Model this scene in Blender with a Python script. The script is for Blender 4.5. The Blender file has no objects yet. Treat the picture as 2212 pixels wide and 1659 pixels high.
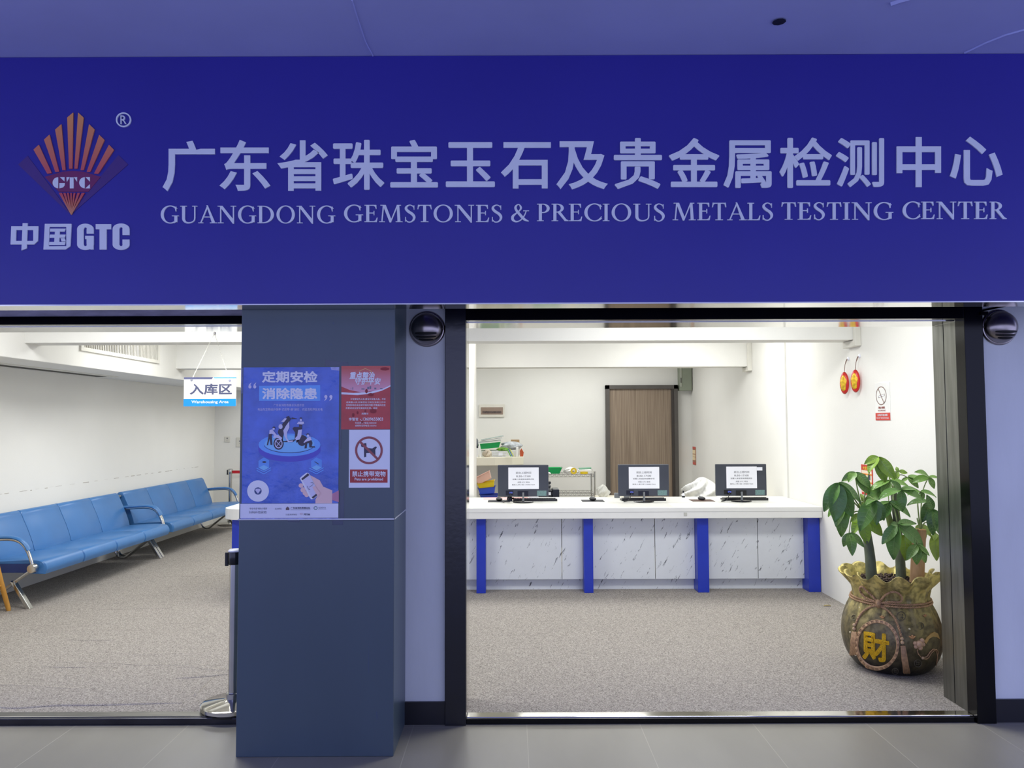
import bpy, bmesh, math, random
from mathutils import Vector, Matrix
PI = math.pi
random.seed(7)
SC = bpy.context.scene
COL = SC.collection

# ---------------------------------------------------------------- camera, sky, lights, exposure
CAM_F, CAM_P, CAM_A = 1660.0, math.radians(2.9), math.radians(0.22)
CAM_Y, CAM_Z = -4.183, 1.6
_fw = Vector((0, math.cos(CAM_P), math.sin(CAM_P)))
_r0 = Vector((1, 0, 0)); _u0 = Vector((0, -math.sin(CAM_P), math.cos(CAM_P)))
_R = _r0 * math.cos(CAM_A) - _u0 * math.sin(CAM_A)
_U = _u0 * math.cos(CAM_A) + _r0 * math.sin(CAM_A)
cd = bpy.data.cameras.new('camera'); cam = bpy.data.objects.new('camera', cd); COL.objects.link(cam)
cd.sensor_fit = 'HORIZONTAL'; cd.sensor_width = 36.0; cd.lens = CAM_F * 36.0 / 2212.0
cd.clip_start = 0.05; cd.clip_end = 100
_m = Matrix.Identity(4)
for i in range(3):
    _m[i][0] = _R[i]; _m[i][1] = _U[i]; _m[i][2] = -_fw[i]
_m[0][3], _m[1][3], _m[2][3] = 0.0, CAM_Y, CAM_Z
cam.matrix_world = _m
SC.camera = cam
SC.view_settings.view_transform = 'Standard'; SC.view_settings.look = 'None'
SC.view_settings.gamma = 1.0; SC.view_settings.use_curve_mapping = False
SC.view_settings.exposure = 0.0
w = bpy.data.worlds.new('world'); SC.world = w; w.use_nodes = True
w.node_tree.nodes['Background'].inputs[0].default_value = (0.49, 0.54, 0.92, 1)
w.node_tree.nodes['Background'].inputs[1].default_value = 1.95

def area(name, loc, size, power, color, rot=(0, 0, 0)):
    l = bpy.data.lights.new(name, 'AREA'); l.shape = 'RECTANGLE'; l.size, l.size_y = size
    l.energy = power; l.color = color
    o = bpy.data.objects.new(name, l); o.location = loc; o.rotation_euler = rot; COL.objects.link(o)
    return o
WARM = (0.99, 1.0, 0.995)
area('ceiling_lamp', (1.35, 1.0, 2.77), (1.5, 0.5), 46, WARM)
area('ceiling_lamp', (-2.6, 1.05, 2.77), (1.6, 0.6), 48, WARM)
area('ceiling_lamp', (1.9, 3.8, 2.77), (1.0, 1.2), 33, WARM)
area('ceiling_lamp', (-0.6, 3.7, 2.77), (1.6, 0.9), 38, WARM)
area('ceiling_lamp', (-3.0, 3.7, 2.77), (1.2, 0.9), 38, WARM)
area('ceiling_lamp', (1.0, 6.7, 2.77), (1.8, 0.9), 40, WARM)
area('ceiling_lamp', (-2.6, 6.7, 2.77), (1.8, 0.9), 42, WARM)
area('corridor_fill', (-0.3, -3.2, 3.34), (3.0, 0.5), 6, (0.52, 0.56, 1.0))  # weak bluish fill light added above the corridor, not a known fitting

# ---------------------------------------------------------------- pixel helpers: a photo point on a plane of the room
def ray(px, py): return _fw + _R * ((px - 1106) / CAM_F) - _U * ((py - 829.5) / CAM_F)
def onY(px, py, Y): d = ray(px, py); t = (Y - CAM_Y) / d.y; return Vector((t * d.x, Y, CAM_Z + t * d.z))
def onZ(px, py, Z): d = ray(px, py); t = (Z - CAM_Z) / d.z; return Vector((t * d.x, CAM_Y + t * d.y, Z))
def onX(px, py, X): d = ray(px, py); t = X / d.x; return Vector((X, CAM_Y + t * d.y, CAM_Z + t * d.z))

# ---------------------------------------------------------------- materials
def lin(c): return tuple(((v / 255) / 12.92 if v / 255 <= .04045 else ((v / 255 + .055) / 1.055) ** 2.4) for v in c) + (1,)
MATS = {}
def M(name, c, rough=.5, metal=0., spec=.5, var=.06, vs=6., bump=0., bs=60., coat=0., stretch=None, alpha=None):
    if name in MATS: return MATS[name]
    m = bpy.data.materials.new(name); m.use_nodes = True; MATS[name] = m
    nt = m.node_tree; b = nt.nodes['Principled BSDF']
    b.inputs['Roughness'].default_value = rough; b.inputs['Metallic'].default_value = metal
    b.inputs['Specular IOR Level'].default_value = spec; b.inputs['Coat Weight'].default_value = coat
    col = lin(c)
    tc = nt.nodes.new('ShaderNodeTexCoord'); mp = nt.nodes.new('ShaderNodeMapping')
    nt.links.new(tc.outputs['Object'], mp.inputs[0])
    if stretch: mp.inputs['Scale'].default_value = stretch
    n = nt.nodes.new('ShaderNodeTexNoise'); n.inputs['Scale'].default_value = vs; n.inputs['Detail'].default_value = 4
    nt.links.new(mp.outputs[0], n.inputs['Vector'])
    r = nt.nodes.new('ShaderNodeValToRGB'); nt.links.new(n.outputs[0], r.inputs[0])
    r.color_ramp.elements[0].position = .3; r.color_ramp.elements[1].position = .7
    r.color_ramp.elements[0].color = tuple(v * (1 - var) for v in col[:3]) + (1,)
    r.color_ramp.elements[1].color = tuple(min(1, v * (1 + var)) for v in col[:3]) + (1,)
    nt.links.new(r.outputs[0], b.inputs['Base Color'])
    if bump:
        n2 = nt.nodes.new('ShaderNodeTexNoise'); n2.inputs['Scale'].default_value = bs; n2.inputs['Detail'].default_value = 5
        nt.links.new(mp.outputs[0], n2.inputs['Vector'])
        bn = nt.nodes.new('ShaderNodeBump'); bn.inputs['Strength'].default_value = bump; bn.inputs['Distance'].default_value = .01
        nt.links.new(n2.outputs[0], bn.inputs['Height']); nt.links.new(bn.outputs[0], b.inputs['Normal'])
    if alpha is not None: b.inputs['Alpha'].default_value = alpha
    return m
def nodes(m): return m.node_tree, m.node_tree.nodes['Principled BSDF']

def mat_carpet():
    m = M('carpet', (160, 154, 147), .95, spec=.1, var=.55, vs=150, bump=.5, bs=220)
    nt, b = nodes(m)
    tc = nt.nodes.new('ShaderNodeTexCoord'); mp = nt.nodes.new('ShaderNodeMapping')
    mp.inputs['Scale'].default_value = (.55, 3.2, 1); mp.inputs['Rotation'].default_value = (0, 0, .06)
    nt.links.new(tc.outputs['Object'], mp.inputs[0])
    n = nt.nodes.new('ShaderNodeTexNoise'); n.inputs['Scale'].default_value = .8; n.inputs['Detail'].default_value = 2.5
    n.inputs['Distortion'].default_value = .6
    nt.links.new(mp.outputs[0], n.inputs['Vector'])
    # sharp creases where the noise crosses its middle, on the waiting-area side
    s = nt.nodes.new('ShaderNodeMath'); s.operation = 'SUBTRACT'; s.inputs[1].default_value = .5; nt.links.new(n.outputs[0], s.inputs[0])
    a = nt.nodes.new('ShaderNodeMath'); a.operation = 'ABSOLUTE'; nt.links.new(s.outputs[0], a.inputs[0])
    r = nt.nodes.new('ShaderNodeMapRange'); r.inputs[1].default_value = 0; r.inputs[2].default_value = .035; r.inputs[3].default_value = 1; r.inputs[4].default_value = 0
    nt.links.new(a.outputs[0], r.inputs[0])
    sx = nt.nodes.new('ShaderNodeSeparateXYZ'); nt.links.new(tc.outputs['Object'], sx.inputs[0])
    g = nt.nodes.new('ShaderNodeMapRange'); g.inputs[1].default_value = -1.2; g.inputs[2].default_value = -1.7; g.inputs[3].default_value = .06; g.inputs[4].default_value = 1
    nt.links.new(sx.outputs[0], g.inputs[0])
    n4 = nt.nodes.new('ShaderNodeTexNoise'); n4.inputs['Scale'].default_value = 1.1; nt.links.new(mp.outputs[0], n4.inputs['Vector'])
    k4 = nt.nodes.new('ShaderNodeMapRange'); k4.inputs[1].default_value = .47; k4.inputs[2].default_value = .60; nt.links.new(n4.outputs[0], k4.inputs[0])
    m4 = nt.nodes.new('ShaderNodeMath'); m4.operation = 'MULTIPLY'; nt.links.new(r.outputs[0], m4.inputs[0]); nt.links.new(k4.outputs[0], m4.inputs[1])
    mu = nt.nodes.new('ShaderNodeMath'); mu.operation = 'MULTIPLY'; nt.links.new(m4.outputs[0], mu.inputs[0]); nt.links.new(g.outputs[0], mu.inputs[1])
    bn = nt.nodes.new('ShaderNodeBump'); bn.inputs['Strength'].default_value = .55; bn.inputs['Distance'].default_value = .02
    nt.links.new(mu.outputs[0], bn.inputs['Height'])
    old = [l for l in nt.links if l.to_node == b and l.to_socket.name == 'Normal'][0].from_node
    nt.links.new(bn.outputs[0], old.inputs['Normal'])
    return m
def mat_tile():
    m = M('floor_tile', (150, 146, 132), .36, spec=.5, var=.10, vs=2.2, stretch=(1, .35, 1))
    nt, b = nodes(m)
    tc = nt.nodes.new('ShaderNodeTexCoord'); mp = nt.nodes.new('ShaderNodeMapping')
    mp.inputs['Location'].default_value = (-.072 + .6 * 20, .045 + .6 * 20, 0)
    nt.links.new(tc.outputs['Object'], mp.inputs[0])
    br = nt.nodes.new('ShaderNodeTexBrick'); br.offset = 0; br.squash = 1
    br.inputs['Scale'].default_value = 1; br.inputs['Brick Width'].default_value = .6; br.inputs['Row Height'].default_value = .6
    br.inputs['Mortar Size'].default_value = .003; br.inputs['Mortar Smooth'].default_value = .3
    br.inputs['Color1'].default_value = (1, 1, 1, 1); br.inputs['Color2'].default_value = (.93, .93, .93, 1); br.inputs['Mortar'].default_value = (1.25, 1.25, 1.25, 1)
    nt.links.new(mp.outputs[0], br.inputs['Vector'])
    mx = nt.nodes.new('ShaderNodeMix'); mx.data_type = 'RGBA'; mx.blend_type = 'MULTIPLY'; mx.inputs[0].default_value = 1
    src = [l for l in nt.links if l.to_node == b and l.to_socket.name == 'Base Color'][0].from_socket
    nt.links.new(src, mx.inputs[6]); nt.links.new(br.outputs[0], mx.inputs[7]); nt.links.new(mx.outputs[2], b.inputs['Base Color'])
    bn = nt.nodes.new('ShaderNodeBump'); bn.inputs['Strength'].default_value = .3; bn.inputs['Distance'].default_value = .003; bn.invert = True
    nt.links.new(br.outputs['Fac'], bn.inputs['Height']); nt.links.new(bn.outputs[0], b.inputs['Normal'])
    return m
def mat_marble():
    m = M('marble_laminate', (222, 226, 228), .3, var=.02)
    nt, b = nodes(m)
    tc = nt.nodes.new('ShaderNodeTexCoord'); m0 = nt.nodes.new('ShaderNodeMapping'); mp = nt.nodes.new('ShaderNodeMapping')
    m0.inputs['Rotation'].default_value = (0, -.5, 0); mp.inputs['Scale'].default_value = (9, 1, 1.7)
    nt.links.new(tc.outputs['Object'], m0.inputs[0]); nt.links.new(m0.outputs[0], mp.inputs[0])
    n = nt.nodes.new('ShaderNodeTexNoise'); n.inputs['Scale'].default_value = 5.0; n.inputs['Detail'].default_value = 7; n.inputs['Roughness'].default_value = .66; n.inputs['Distortion'].default_value = .5
    nt.links.new(mp.outputs[0], n.inputs['Vector'])
    r = nt.nodes.new('ShaderNodeValToRGB'); nt.links.new(n.outputs[0], r.inputs[0])
    e = r.color_ramp.elements; e[0].position = .325; e[0].color = lin((140, 143, 148)); e[1].position = .385; e[1].color = (1, 1, 1, 1)
    mx = nt.nodes.new('ShaderNodeMix'); mx.data_type = 'RGBA'; mx.blend_type = 'MULTIPLY'; mx.inputs[0].default_value = .9
    src = [l for l in nt.links if l.to_node == b and l.to_socket.name == 'Base Color'][0].from_socket
    nt.links.new(src, mx.inputs[6]); nt.links.new(r.outputs[0], mx.inputs[7]); nt.links.new(mx.outputs[2], b.inputs['Base Color'])
    return m
def mat_wood(name, c0, c1, sc=(30, 30, .8), rough=.5):
    m = M(name, c0, rough, var=0)
    nt, b = nodes(m)
    r = [n for n in nt.nodes if n.type == 'VALTORGB'][0]
    n = [n for n in nt.nodes if n.type == 'TEX_NOISE'][0]; n.inputs['Scale'].default_value = 1.6; n.inputs['Detail'].default_value = 6; n.inputs['Distortion'].default_value = .4
    mp = [n for n in nt.nodes if n.type == 'MAPPING'][0]; mp.inputs['Scale'].default_value = sc
    r.color_ramp.elements[0].color = lin(c0); r.color_ramp.elements[1].color = lin(c1)
    return m
def mat_gradient(name, c0, c1, z0, z1, rough=.4):
    "a print that runs from c0 at height z0 to c1 at height z1"
    m = M(name, c0, rough, var=0); nt, b = nodes(m)
    tc = nt.nodes.new('ShaderNodeTexCoord'); s = nt.nodes.new('ShaderNodeSeparateXYZ'); nt.links.new(tc.outputs['Object'], s.inputs[0])
    k = nt.nodes.new('ShaderNodeMapRange'); k.inputs[1].default_value = z0; k.inputs[2].default_value = z1; nt.links.new(s.outputs[2], k.inputs[0])
    r = nt.nodes.new('ShaderNodeValToRGB'); r.color_ramp.elements[0].color = lin(c0); r.color_ramp.elements[1].color = lin(c1)
    nt.links.new(k.outputs[0], r.inputs[0]); nt.links.new(r.outputs[0], b.inputs['Base Color'])
    return m

# ---------------------------------------------------------------- mesh builder
class MB:
    def __init__(s): s.v = []; s.f = []
    def add(s, vs, fs):
        k = len(s.v); s.v += [Vector(p) for p in vs]; s.f += [[i + k for i in f] for f in fs]; return s
    def box(s, x0, x1, y0, y1, z0, z1):
        x0, x1 = sorted((x0, x1)); y0, y1 = sorted((y0, y1)); z0, z1 = sorted((z0, z1))
        return s.add([(x0, y0, z0), (x1, y0, z0), (x1, y1, z0), (x0, y1, z0), (x0, y0, z1), (x1, y0, z1), (x1, y1, z1), (x0, y1, z1)],
                     [(0, 3, 2, 1), (4, 5, 6, 7), (0, 1, 5, 4), (1, 2, 6, 5), (2, 3, 7, 6), (3, 0, 4, 7)])
    def prism(s, pts, a, b):
        "pts: closed 3D loop; extruded from pts+a to pts+b (vectors)"
        n = len(pts); a = Vector(a); b = Vector(b)
        vs = [Vector(p) + a for p in pts] + [Vector(p) + b for p in pts]
        return s.add(vs, [list(range(n))[::-1], list(range(n, 2 * n))] + [(i, (i + 1) % n, n + (i + 1) % n, n + i) for i in range(n)])
    def tube(s, path, r, seg=8, caps=True, flat=None):
        "path of points; r a number or one per point"
        path = [Vector(p) for p in path]; n = len(path)
        rs = r if isinstance(r, (list, tuple)) else [r] * n
        t0 = (path[1] - path[0]).normalized()
        up = Vector((0, 0, 1)) if abs(t0.z) < .9 else Vector((1, 0, 0))
        side = t0.cross(up).normalized(); vs = []; fs = []
        for i in range(n):
            t = (path[min(i + 1, n - 1)] - path[max(i - 1, 0)])
            t = t.normalized() if t.length > 1e-9 else t0
            side = (side - t * side.dot(t)); side = side.normalized() if side.length > 1e-6 else t.orthogonal().normalized()
            nn = side.cross(t)
            for k in range(seg):
                an = 2 * PI * k / seg
                fx = flat if flat else 1
                vs.append(path[i] + side * (math.cos(an) * rs[i]) + nn * (math.sin(an) * rs[i] * fx))
        for i in range(n - 1):
            for k in range(seg):
                fs.append((i * seg + k, i * seg + (k + 1) % seg, (i + 1) * seg + (k + 1) % seg, (i + 1) * seg + k))
        if caps: fs += [list(range(seg))[::-1], [(n - 1) * seg + k for k in range(seg)]]
        return s.add(vs, fs)
    def lathe(s, prof, c=(0, 0, 0), seg=32, axis='z', fn=None, caps=True):
        vs = []; fs = []; n = len(prof)
        for i, (r, z) in enumerate(prof):
            for k in range(seg):
                a = 2 * PI * k / seg; rr, zz = (r, z) if fn is None else fn(r, z, a, i)
                p = (rr * math.cos(a), rr * math.sin(a), zz)
                if axis == 'y': p = (p[0], p[2], p[1])
                if axis == 'x': p = (p[2], p[0], p[1])
                vs.append((p[0] + c[0], p[1] + c[1], p[2] + c[2]))
        for i in range(n - 1):
            for k in range(seg):
                fs.append((i * seg + k, i * seg + (k + 1) % seg, (i + 1) * seg + (k + 1) % seg, (i + 1) * seg + k))
        if caps: fs += [list(range(seg))[::-1], [(n - 1) * seg + k for k in range(seg)]]
        return s.add(vs, fs)
    def ball(s, c, r, seg=12, rings=8):
        r = r if isinstance(r, (tuple, list)) else (r, r, r)
        vs = []; fs = []
        for i in range(rings + 1):
            t = PI * i / rings
            for k in range(seg):
                a = 2 * PI * k / seg
                vs.append((c[0] + r[0] * math.sin(t) * math.cos(a), c[1] + r[1] * math.sin(t) * math.sin(a), c[2] + r[2] * math.cos(t)))
        for i in range(rings):
            for k in range(seg): fs.append((i * seg + k, i * seg + (k + 1) % seg, (i + 1) * seg + (k + 1) % seg, (i + 1) * seg + k))
        return s.add(vs, fs)
    def grid(s, fn, nu, nv):
        vs = [fn(i / nu, j / nv) for j in range(nv + 1) for i in range(nu + 1)]
        return s.add(vs, [(j * (nu + 1) + i, j * (nu + 1) + i + 1, (j + 1) * (nu + 1) + i + 1, (j + 1) * (nu + 1) + i) for j in range(nv) for i in range(nu)])

ORG = {}
def org_of(o):
    while o is not None:
        if o.name in ORG: return ORG[o.name]
        o = o.parent
    return Vector((0, 0, 0))
def obj(name, mb, m, parent=None, smooth=False, bevel=0., origin=None, subd=0, solid=0.):
    me = bpy.data.meshes.new(name)
    off = org_of(parent) if parent is not None else (Vector(origin) if origin is not None else Vector((0, 0, 0)))
    me.from_pydata([tuple(v - off) for v in mb.v], [], mb.f); me.validate()
    bm = bmesh.new(); bm.from_mesh(me); bmesh.ops.remove_doubles(bm, verts=bm.verts, dist=1e-6); bmesh.ops.recalc_face_normals(bm, faces=bm.faces); bm.to_mesh(me); bm.free()
    if smooth:
        for p in me.polygons: p.use_smooth = True
    if smooth == 'auto': me.set_sharp_from_angle(angle=math.radians(38))
    me.materials.append(m)
    o = bpy.data.objects.new(name, me); COL.objects.link(o)
    if parent is not None: o.parent = parent
    else: o.location = off
    if solid:
        k = o.modifiers.new('thickness', 'SOLIDIFY'); k.thickness = solid; k.offset = 0
    if bevel:
        k = o.modifiers.new('edge', 'BEVEL'); k.width = bevel; k.segments = 2; k.limit_method = 'ANGLE'; k.angle_limit = math.radians(35)
    if subd:
        k = o.modifiers.new('smooth', 'SUBSURF'); k.levels = k.render_levels = subd
    return o
def tag(o, label, cat, group=None, kind=None):
    o['label'] = label; o['category'] = cat
    if group: o['group'] = group
    if kind: o['kind'] = kind
    return o
def thing(name, label, cat, loc=(0, 0, 0), group=None, world=True):
    "an Empty at the thing's base; world=True: its parts are written in room coordinates"
    o = bpy.data.objects.new(name, None); COL.objects.link(o); o.location = loc; o.empty_display_size = .05
    if world: ORG[o.name] = Vector(loc)
    return tag(o, label, cat, group)
def single(name, mb, m, label, cat, group=None, **k):
    xs = [v.x for v in mb.v]; ys = [v.y for v in mb.v]; zs = [v.z for v in mb.v]
    org = ((min(xs) + max(xs)) / 2, (min(ys) + max(ys)) / 2, min(zs))
    return tag(obj(name, mb, m, None, origin=org, **k), label, cat, group)
def struct(name, mb, m, parent=None, **k):
    o = obj(name, mb, m, parent, **k)
    if parent is None: o['kind'] = 'structure'
    return o
def dup(root, loc, rz=0., label=None, group=None):
    def cp(o, par):
        c = o.copy(); COL.objects.link(c)
        if par is not None: c.parent = par
        for ch in [x for x in CH.get(o.name, [])]: cp(ch, c)
        return c
    CH = {}
    for x in bpy.data.objects:
        if x.parent is not None: CH.setdefault(x.parent.name, []).append(x)
    r = cp(root, None); r.location = loc; r.rotation_euler = (0, 0, rz)
    if label: r['label'] = label
    if group: r['group'] = group
    return r
def catmull(pts, n=8):
    pts = [Vector(p) for p in pts]; out = []
    for i in range(len(pts) - 1):
        p0 = pts[max(i - 1, 0)]; p1 = pts[i]; p2 = pts[i + 1]; p3 = pts[min(i + 2, len(pts) - 1)]
        for k in range(n):
            t = k / n
            out.append(.5 * ((2 * p1) + (p2 - p0) * t + (2 * p0 - 5 * p1 + 4 * p2 - p3) * t * t + (3 * p1 - p0 - 3 * p2 + p3) * t ** 3))
    out.append(pts[-1]); return out

# ---------------------------------------------------------------- lettering
def glyphs(body, bold=0., shear=0., spacing=1.):
    "outline of a line of writing as flat verts (x, y) and faces"
    c = bpy.data.curves.new('writing', 'FONT'); c.body = body; c.offset = bold; c.shear = shear; c.resolution_u = 3; c.space_character = spacing
    o = bpy.data.objects.new('writing', c)
    me = bpy.data.meshes.new_from_object(o)
    vs = [(v.co.x, v.co.y) for v in me.vertices]; fs = [list(p.vertices) for p in me.polygons]
    bpy.data.objects.remove(o); bpy.data.curves.remove(c); bpy.data.meshes.remove(me)
    return vs, fs
def write_box(mb, body, fn, bold=0., shear=0., depth=None, crisp=False, spacing=1.):
    """writing stretched into the unit square, placed by fn(u, v) (v up); bold: stroke thickening in em; depth: the letters' thickness"""
    vs, fs = glyphs(body, bold if crisp else 0, shear, spacing)
    if not vs: return mb
    if crisp: bold = 0
    x0 = min(p[0] for p in vs) - bold; x1 = max(p[0] for p in vs) + bold; y0 = min(p[1] for p in vs) - bold; y1 = max(p[1] for p in vs) + bold
    nrm = (fn(1, 0) - fn(0, 0)).cross(fn(0, 1) - fn(0, 0)).normalized()
    sh = [(0, 0)]
    if bold: sh += [(bold * math.cos(k * PI / 8), bold * math.sin(k * PI / 8)) for k in (range(16) if bold > .012 else range(2, 16, 4))]
    for k, (dx, dy) in enumerate(sh):       # thickened by shifted copies, each a hair in front of the last
        P2 = [fn((p[0] + dx - x0) / (x1 - x0), (p[1] + dy - y0) / max(y1 - y0, 1e-6)) + nrm * (k * 3e-5) for p in vs]
        solid_flat(mb, P2, fs, depth)
    return mb
def solid_flat(mb, pts, fs, depth=None):
    n = len(pts)
    if depth is None: return mb.add(pts, fs)
    d = Vector(depth); cnt = {}
    for f in fs:
        for i in range(len(f)): cnt[(f[i], f[(i + 1) % len(f)])] = 1
    ed = [(a, b) for (a, b) in cnt if (b, a) not in cnt]
    return mb.add(list(pts) + [Vector(p) + d for p in pts], fs + [(a, b, b + n, a + n) for a, b in ed])
def boxfn(px0, py0, px1, py1, Y):
    "unit square -> the photo rectangle (px0,py0)-(px1,py1) on the plane y = Y"
    a = onY(px0, py1, Y); b = onY(px1, py1, Y); c = onY(px0, py0, Y); d = onY(px1, py0, Y)
    return lambda u, v: (a * (1 - u) + b * u) * (1 - v) + (c * (1 - u) + d * u) * v
def flat(mb, polys, Y, sc=1., ox=0., oy=0., depth=None):
    for p in polys:
        mb.k = getattr(mb, 'k', 0) + 1
        pts = [onY(ox + x / sc, oy + y / sc, Y - (mb.k % 12) * 3e-5) for x, y in p]
        solid_flat(mb, pts, [list(range(len(pts)))], depth)
    return mb
def ell(cx, cy, rx, ry, a0=0, a1=360, n=28):
    return [(cx + rx * math.cos(math.radians(a0 + (a1 - a0) * i / n)), cy + ry * math.sin(math.radians(a0 + (a1 - a0) * i / n))) for i in range(n + (0 if a1 - a0 == 360 else 1))]
def ringq(cx, cy, rx, ry, ix, iy, a0=0, a1=360, n=32):
    "ring as quads"
    o = []
    for i in range(n):
        t0 = math.radians(a0 + (a1 - a0) * i / n); t1 = math.radians(a0 + (a1 - a0) * (i + 1) / n)
        o.append([(cx + rx * math.cos(t0), cy + ry * math.sin(t0)), (cx + rx * math.cos(t1), cy + ry * math.sin(t1)),
                  (cx + ix * math.cos(t1), cy + iy * math.sin(t1)), (cx + ix * math.cos(t0), cy + iy * math.sin(t0))])
    return o
def rect(x0, y0, x1, y1): return [(x0, y0), (x1, y0), (x1, y1), (x0, y1)]
def line(pts, w):
    "polyline as quads of width w"
    o = []
    for (x0, y0), (x1, y1) in zip(pts, pts[1:]):
        L = math.hypot(x1 - x0, y1 - y0) or 1; nx, ny = -(y1 - y0) / L * w / 2, (x1 - x0) / L * w / 2
        o.append([(x0 + nx, y0 + ny), (x1 + nx, y1 + ny), (x1 - nx, y1 - ny), (x0 - nx, y0 - ny)])
    return o
def pen(pts):
    "smooth stroke of changing width through (x, y, w)"
    q = catmull(pts, 5); o = []; L = []; Rr = []
    for i, p in enumerate(q):
        a = q[max(i - 1, 0)]; b = q[min(i + 1, len(q) - 1)]; d = Vector((b.x - a.x, b.y - a.y)); d.normalize()
        L.append((p.x - d.y * p.z / 2, p.y + d.x * p.z / 2)); Rr.append((p.x + d.y * p.z / 2, p.y - d.x * p.z / 2))
    return [[L[i], L[i + 1], Rr[i + 1], Rr[i]] for i in range(len(q) - 1)]
# roman capitals with serifs, cap height 1: name -> (advance, polygons)
_T, _H, _S = .135, .05, .042
def _st(x, w=_T): return [rect(x, 0, x + w, 1), rect(x - .08, 0, x + w + .08, _S), rect(x - .08, 1 - _S, x + w + .08, 1)]
SERIF = {
    'I': (.36, _st(.11)),
    'L': (.62, _st(.11) + [rect(.11, 0, .55, _H), [(.47, 0), (.57, 0), (.61, .27), (.57, .27), (.52, .1), (.44, .05)]]),
    'E': (.65, _st(.11) + [rect(.11, 0, .55, _H), [(.47, 0), (.58, 0), (.62, .26), (.58, .26), (.53, .1), (.44, .05)],
                           rect(.11, 1 - _H, .54, 1), [(.46, 1), (.56, 1), (.57, .77), (.535, .77), (.5, .9), (.43, .95)],
                           rect(.2, .5, .46, .5 + _H), rect(.435, .4, .475, .65)]),
    'T': (.68, [rect(.275, 0, .275 + _T, 1), rect(.17, 0, .51, _S), rect(.05, 1 - _H, .63, 1),
                [(.05, 1.02), (.02, .75), (.06, .75), (.09, .9), (.15, .95)], [(.63, 1.02), (.66, .75), (.62, .75), (.59, .9), (.53, .95)]]),
    'P': (.62, _st(.11) + ringq(.28, .735, .31, .27, .175, .22, -90, 90, 14) + [rect(.2, .955, .285, 1), rect(.2, .465, .285, .515)]),
    'R': (.74, _st(.11) + ringq(.28, .75, .29, .25, .155, .2, -90, 90, 14) + [rect(.2, .955, .285, 1), rect(.2, .5, .285, .55), [(.27, .53), (.42, .54), (.68, .1), (.78, .03), (.78, 0), (.61, 0)]]),
    'D': (.86, _st(.11) + ringq(.3, .5, .5, .5, .355, .45, -90, 90, 20) + [rect(.2, .95, .305, 1), rect(.2, 0, .305, .05)]),
    'O': (.94, ringq(.47, .5, .43, .52, .295, .47)),
    'C': (.80, ringq(.49, .5, .45, .52, .31, .465, 42, 318, 28) + [[(.71, .93), (.77, .96), (.77, .68), (.735, .68), (.71, .8)], [(.72, .15), (.79, .17), (.80, .27), (.77, .27)]]),
    'G': (.90, ringq(.49, .5, .45, .52, .31, .465, 42, 300, 28) + [[(.71, .93), (.77, .96), (.77, .68), (.735, .68), (.71, .8)], rect(.68, .06, .68 + _T, .43), rect(.56, .4, .89, .4 + _S), [(.66, 0), (.81, .1), (.81, .06 + .2), (.68, .2)]]),
    'U': (.86, [rect(.12, .3, .12 + _T, 1), rect(.03, 1 - _S, .34, 1), rect(.685, .3, .74, 1), rect(.59, 1 - _S, .83, 1)]
          + pen([(.1875, .36, .135), (.2, .19, .13), (.29, .06, .1), (.43, .02, .075), (.58, .06, .06), (.69, .17, .055), (.712, .36, .055)])),
    'N': (.92, [rect(.14, 0, .193, 1), rect(.04, 0, .3, _S), rect(.02, 1 - _S, .22, 1), [(.09, 1), (.25, 1), (.79, .17), (.79, -.03), (.735, -.03)], rect(.737, 0, .79, 1), rect(.63, 1 - _S, .89, 1)]),
    'A': (.86, [[(.08, 0), (.14, 0), (.44, .88), (.42, 1.03)], [(.38, 1.03), (.44, 1.03), (.8, 0), (.64, 0)], rect(.2, .33, .64, .33 + _H), rect(0, 0, .24, _S), rect(.54, 0, .88, _S)]),
    'M': (1.08, [[(.11, 0), (.165, 0), (.24, 1), (.18, 1)], [(.17, 1), (.31, 1), (.56, .17), (.54, -.02), (.48, -.02)], [(.49, -.02), (.545, -.02), (.87, 1), (.81, 1)], [(.8, 1), (.91, 1), (.97, 0), (.835, 0)],
                 rect(.02, 0, .27, _S), rect(.75, 0, 1.06, _S), rect(.07, 1 - _S, .25, 1), rect(.82, 1 - _S, .99, 1)]),
    'S': (.58, pen([(.47, .84, .05), (.4, .94, .05), (.27, .99, .055), (.14, .9, .09), (.12, .76, .12), (.23, .61, .14), (.38, .48, .14), (.47, .32, .125), (.45, .14, .09), (.33, .01, .06), (.2, .01, .055), (.1, .12, .05)])
          + [[(.45, .97), (.485, .97), (.485, .72), (.455, .72)], [(.075, .3), (.11, .3), (.12, .03), (.07, .03)]]),
    '&': (.98, pen([(.76, .62, .05), (.71, .44, .055), (.6, .22, .06), (.45, .05, .06), (.27, .0, .08), (.12, .11, .125), (.12, .3, .125), (.26, .46, .08), (.43, .62, .06), (.51, .79, .1), (.44, .96, .06), (.34, .97, .06), (.25, .83, .11), (.29, .66, .115), (.46, .4, .135), (.67, .13, .13), (.88, .02, .05)])
          + [rect(.62, .6, .9, .6 + _S)]),
}

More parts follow.
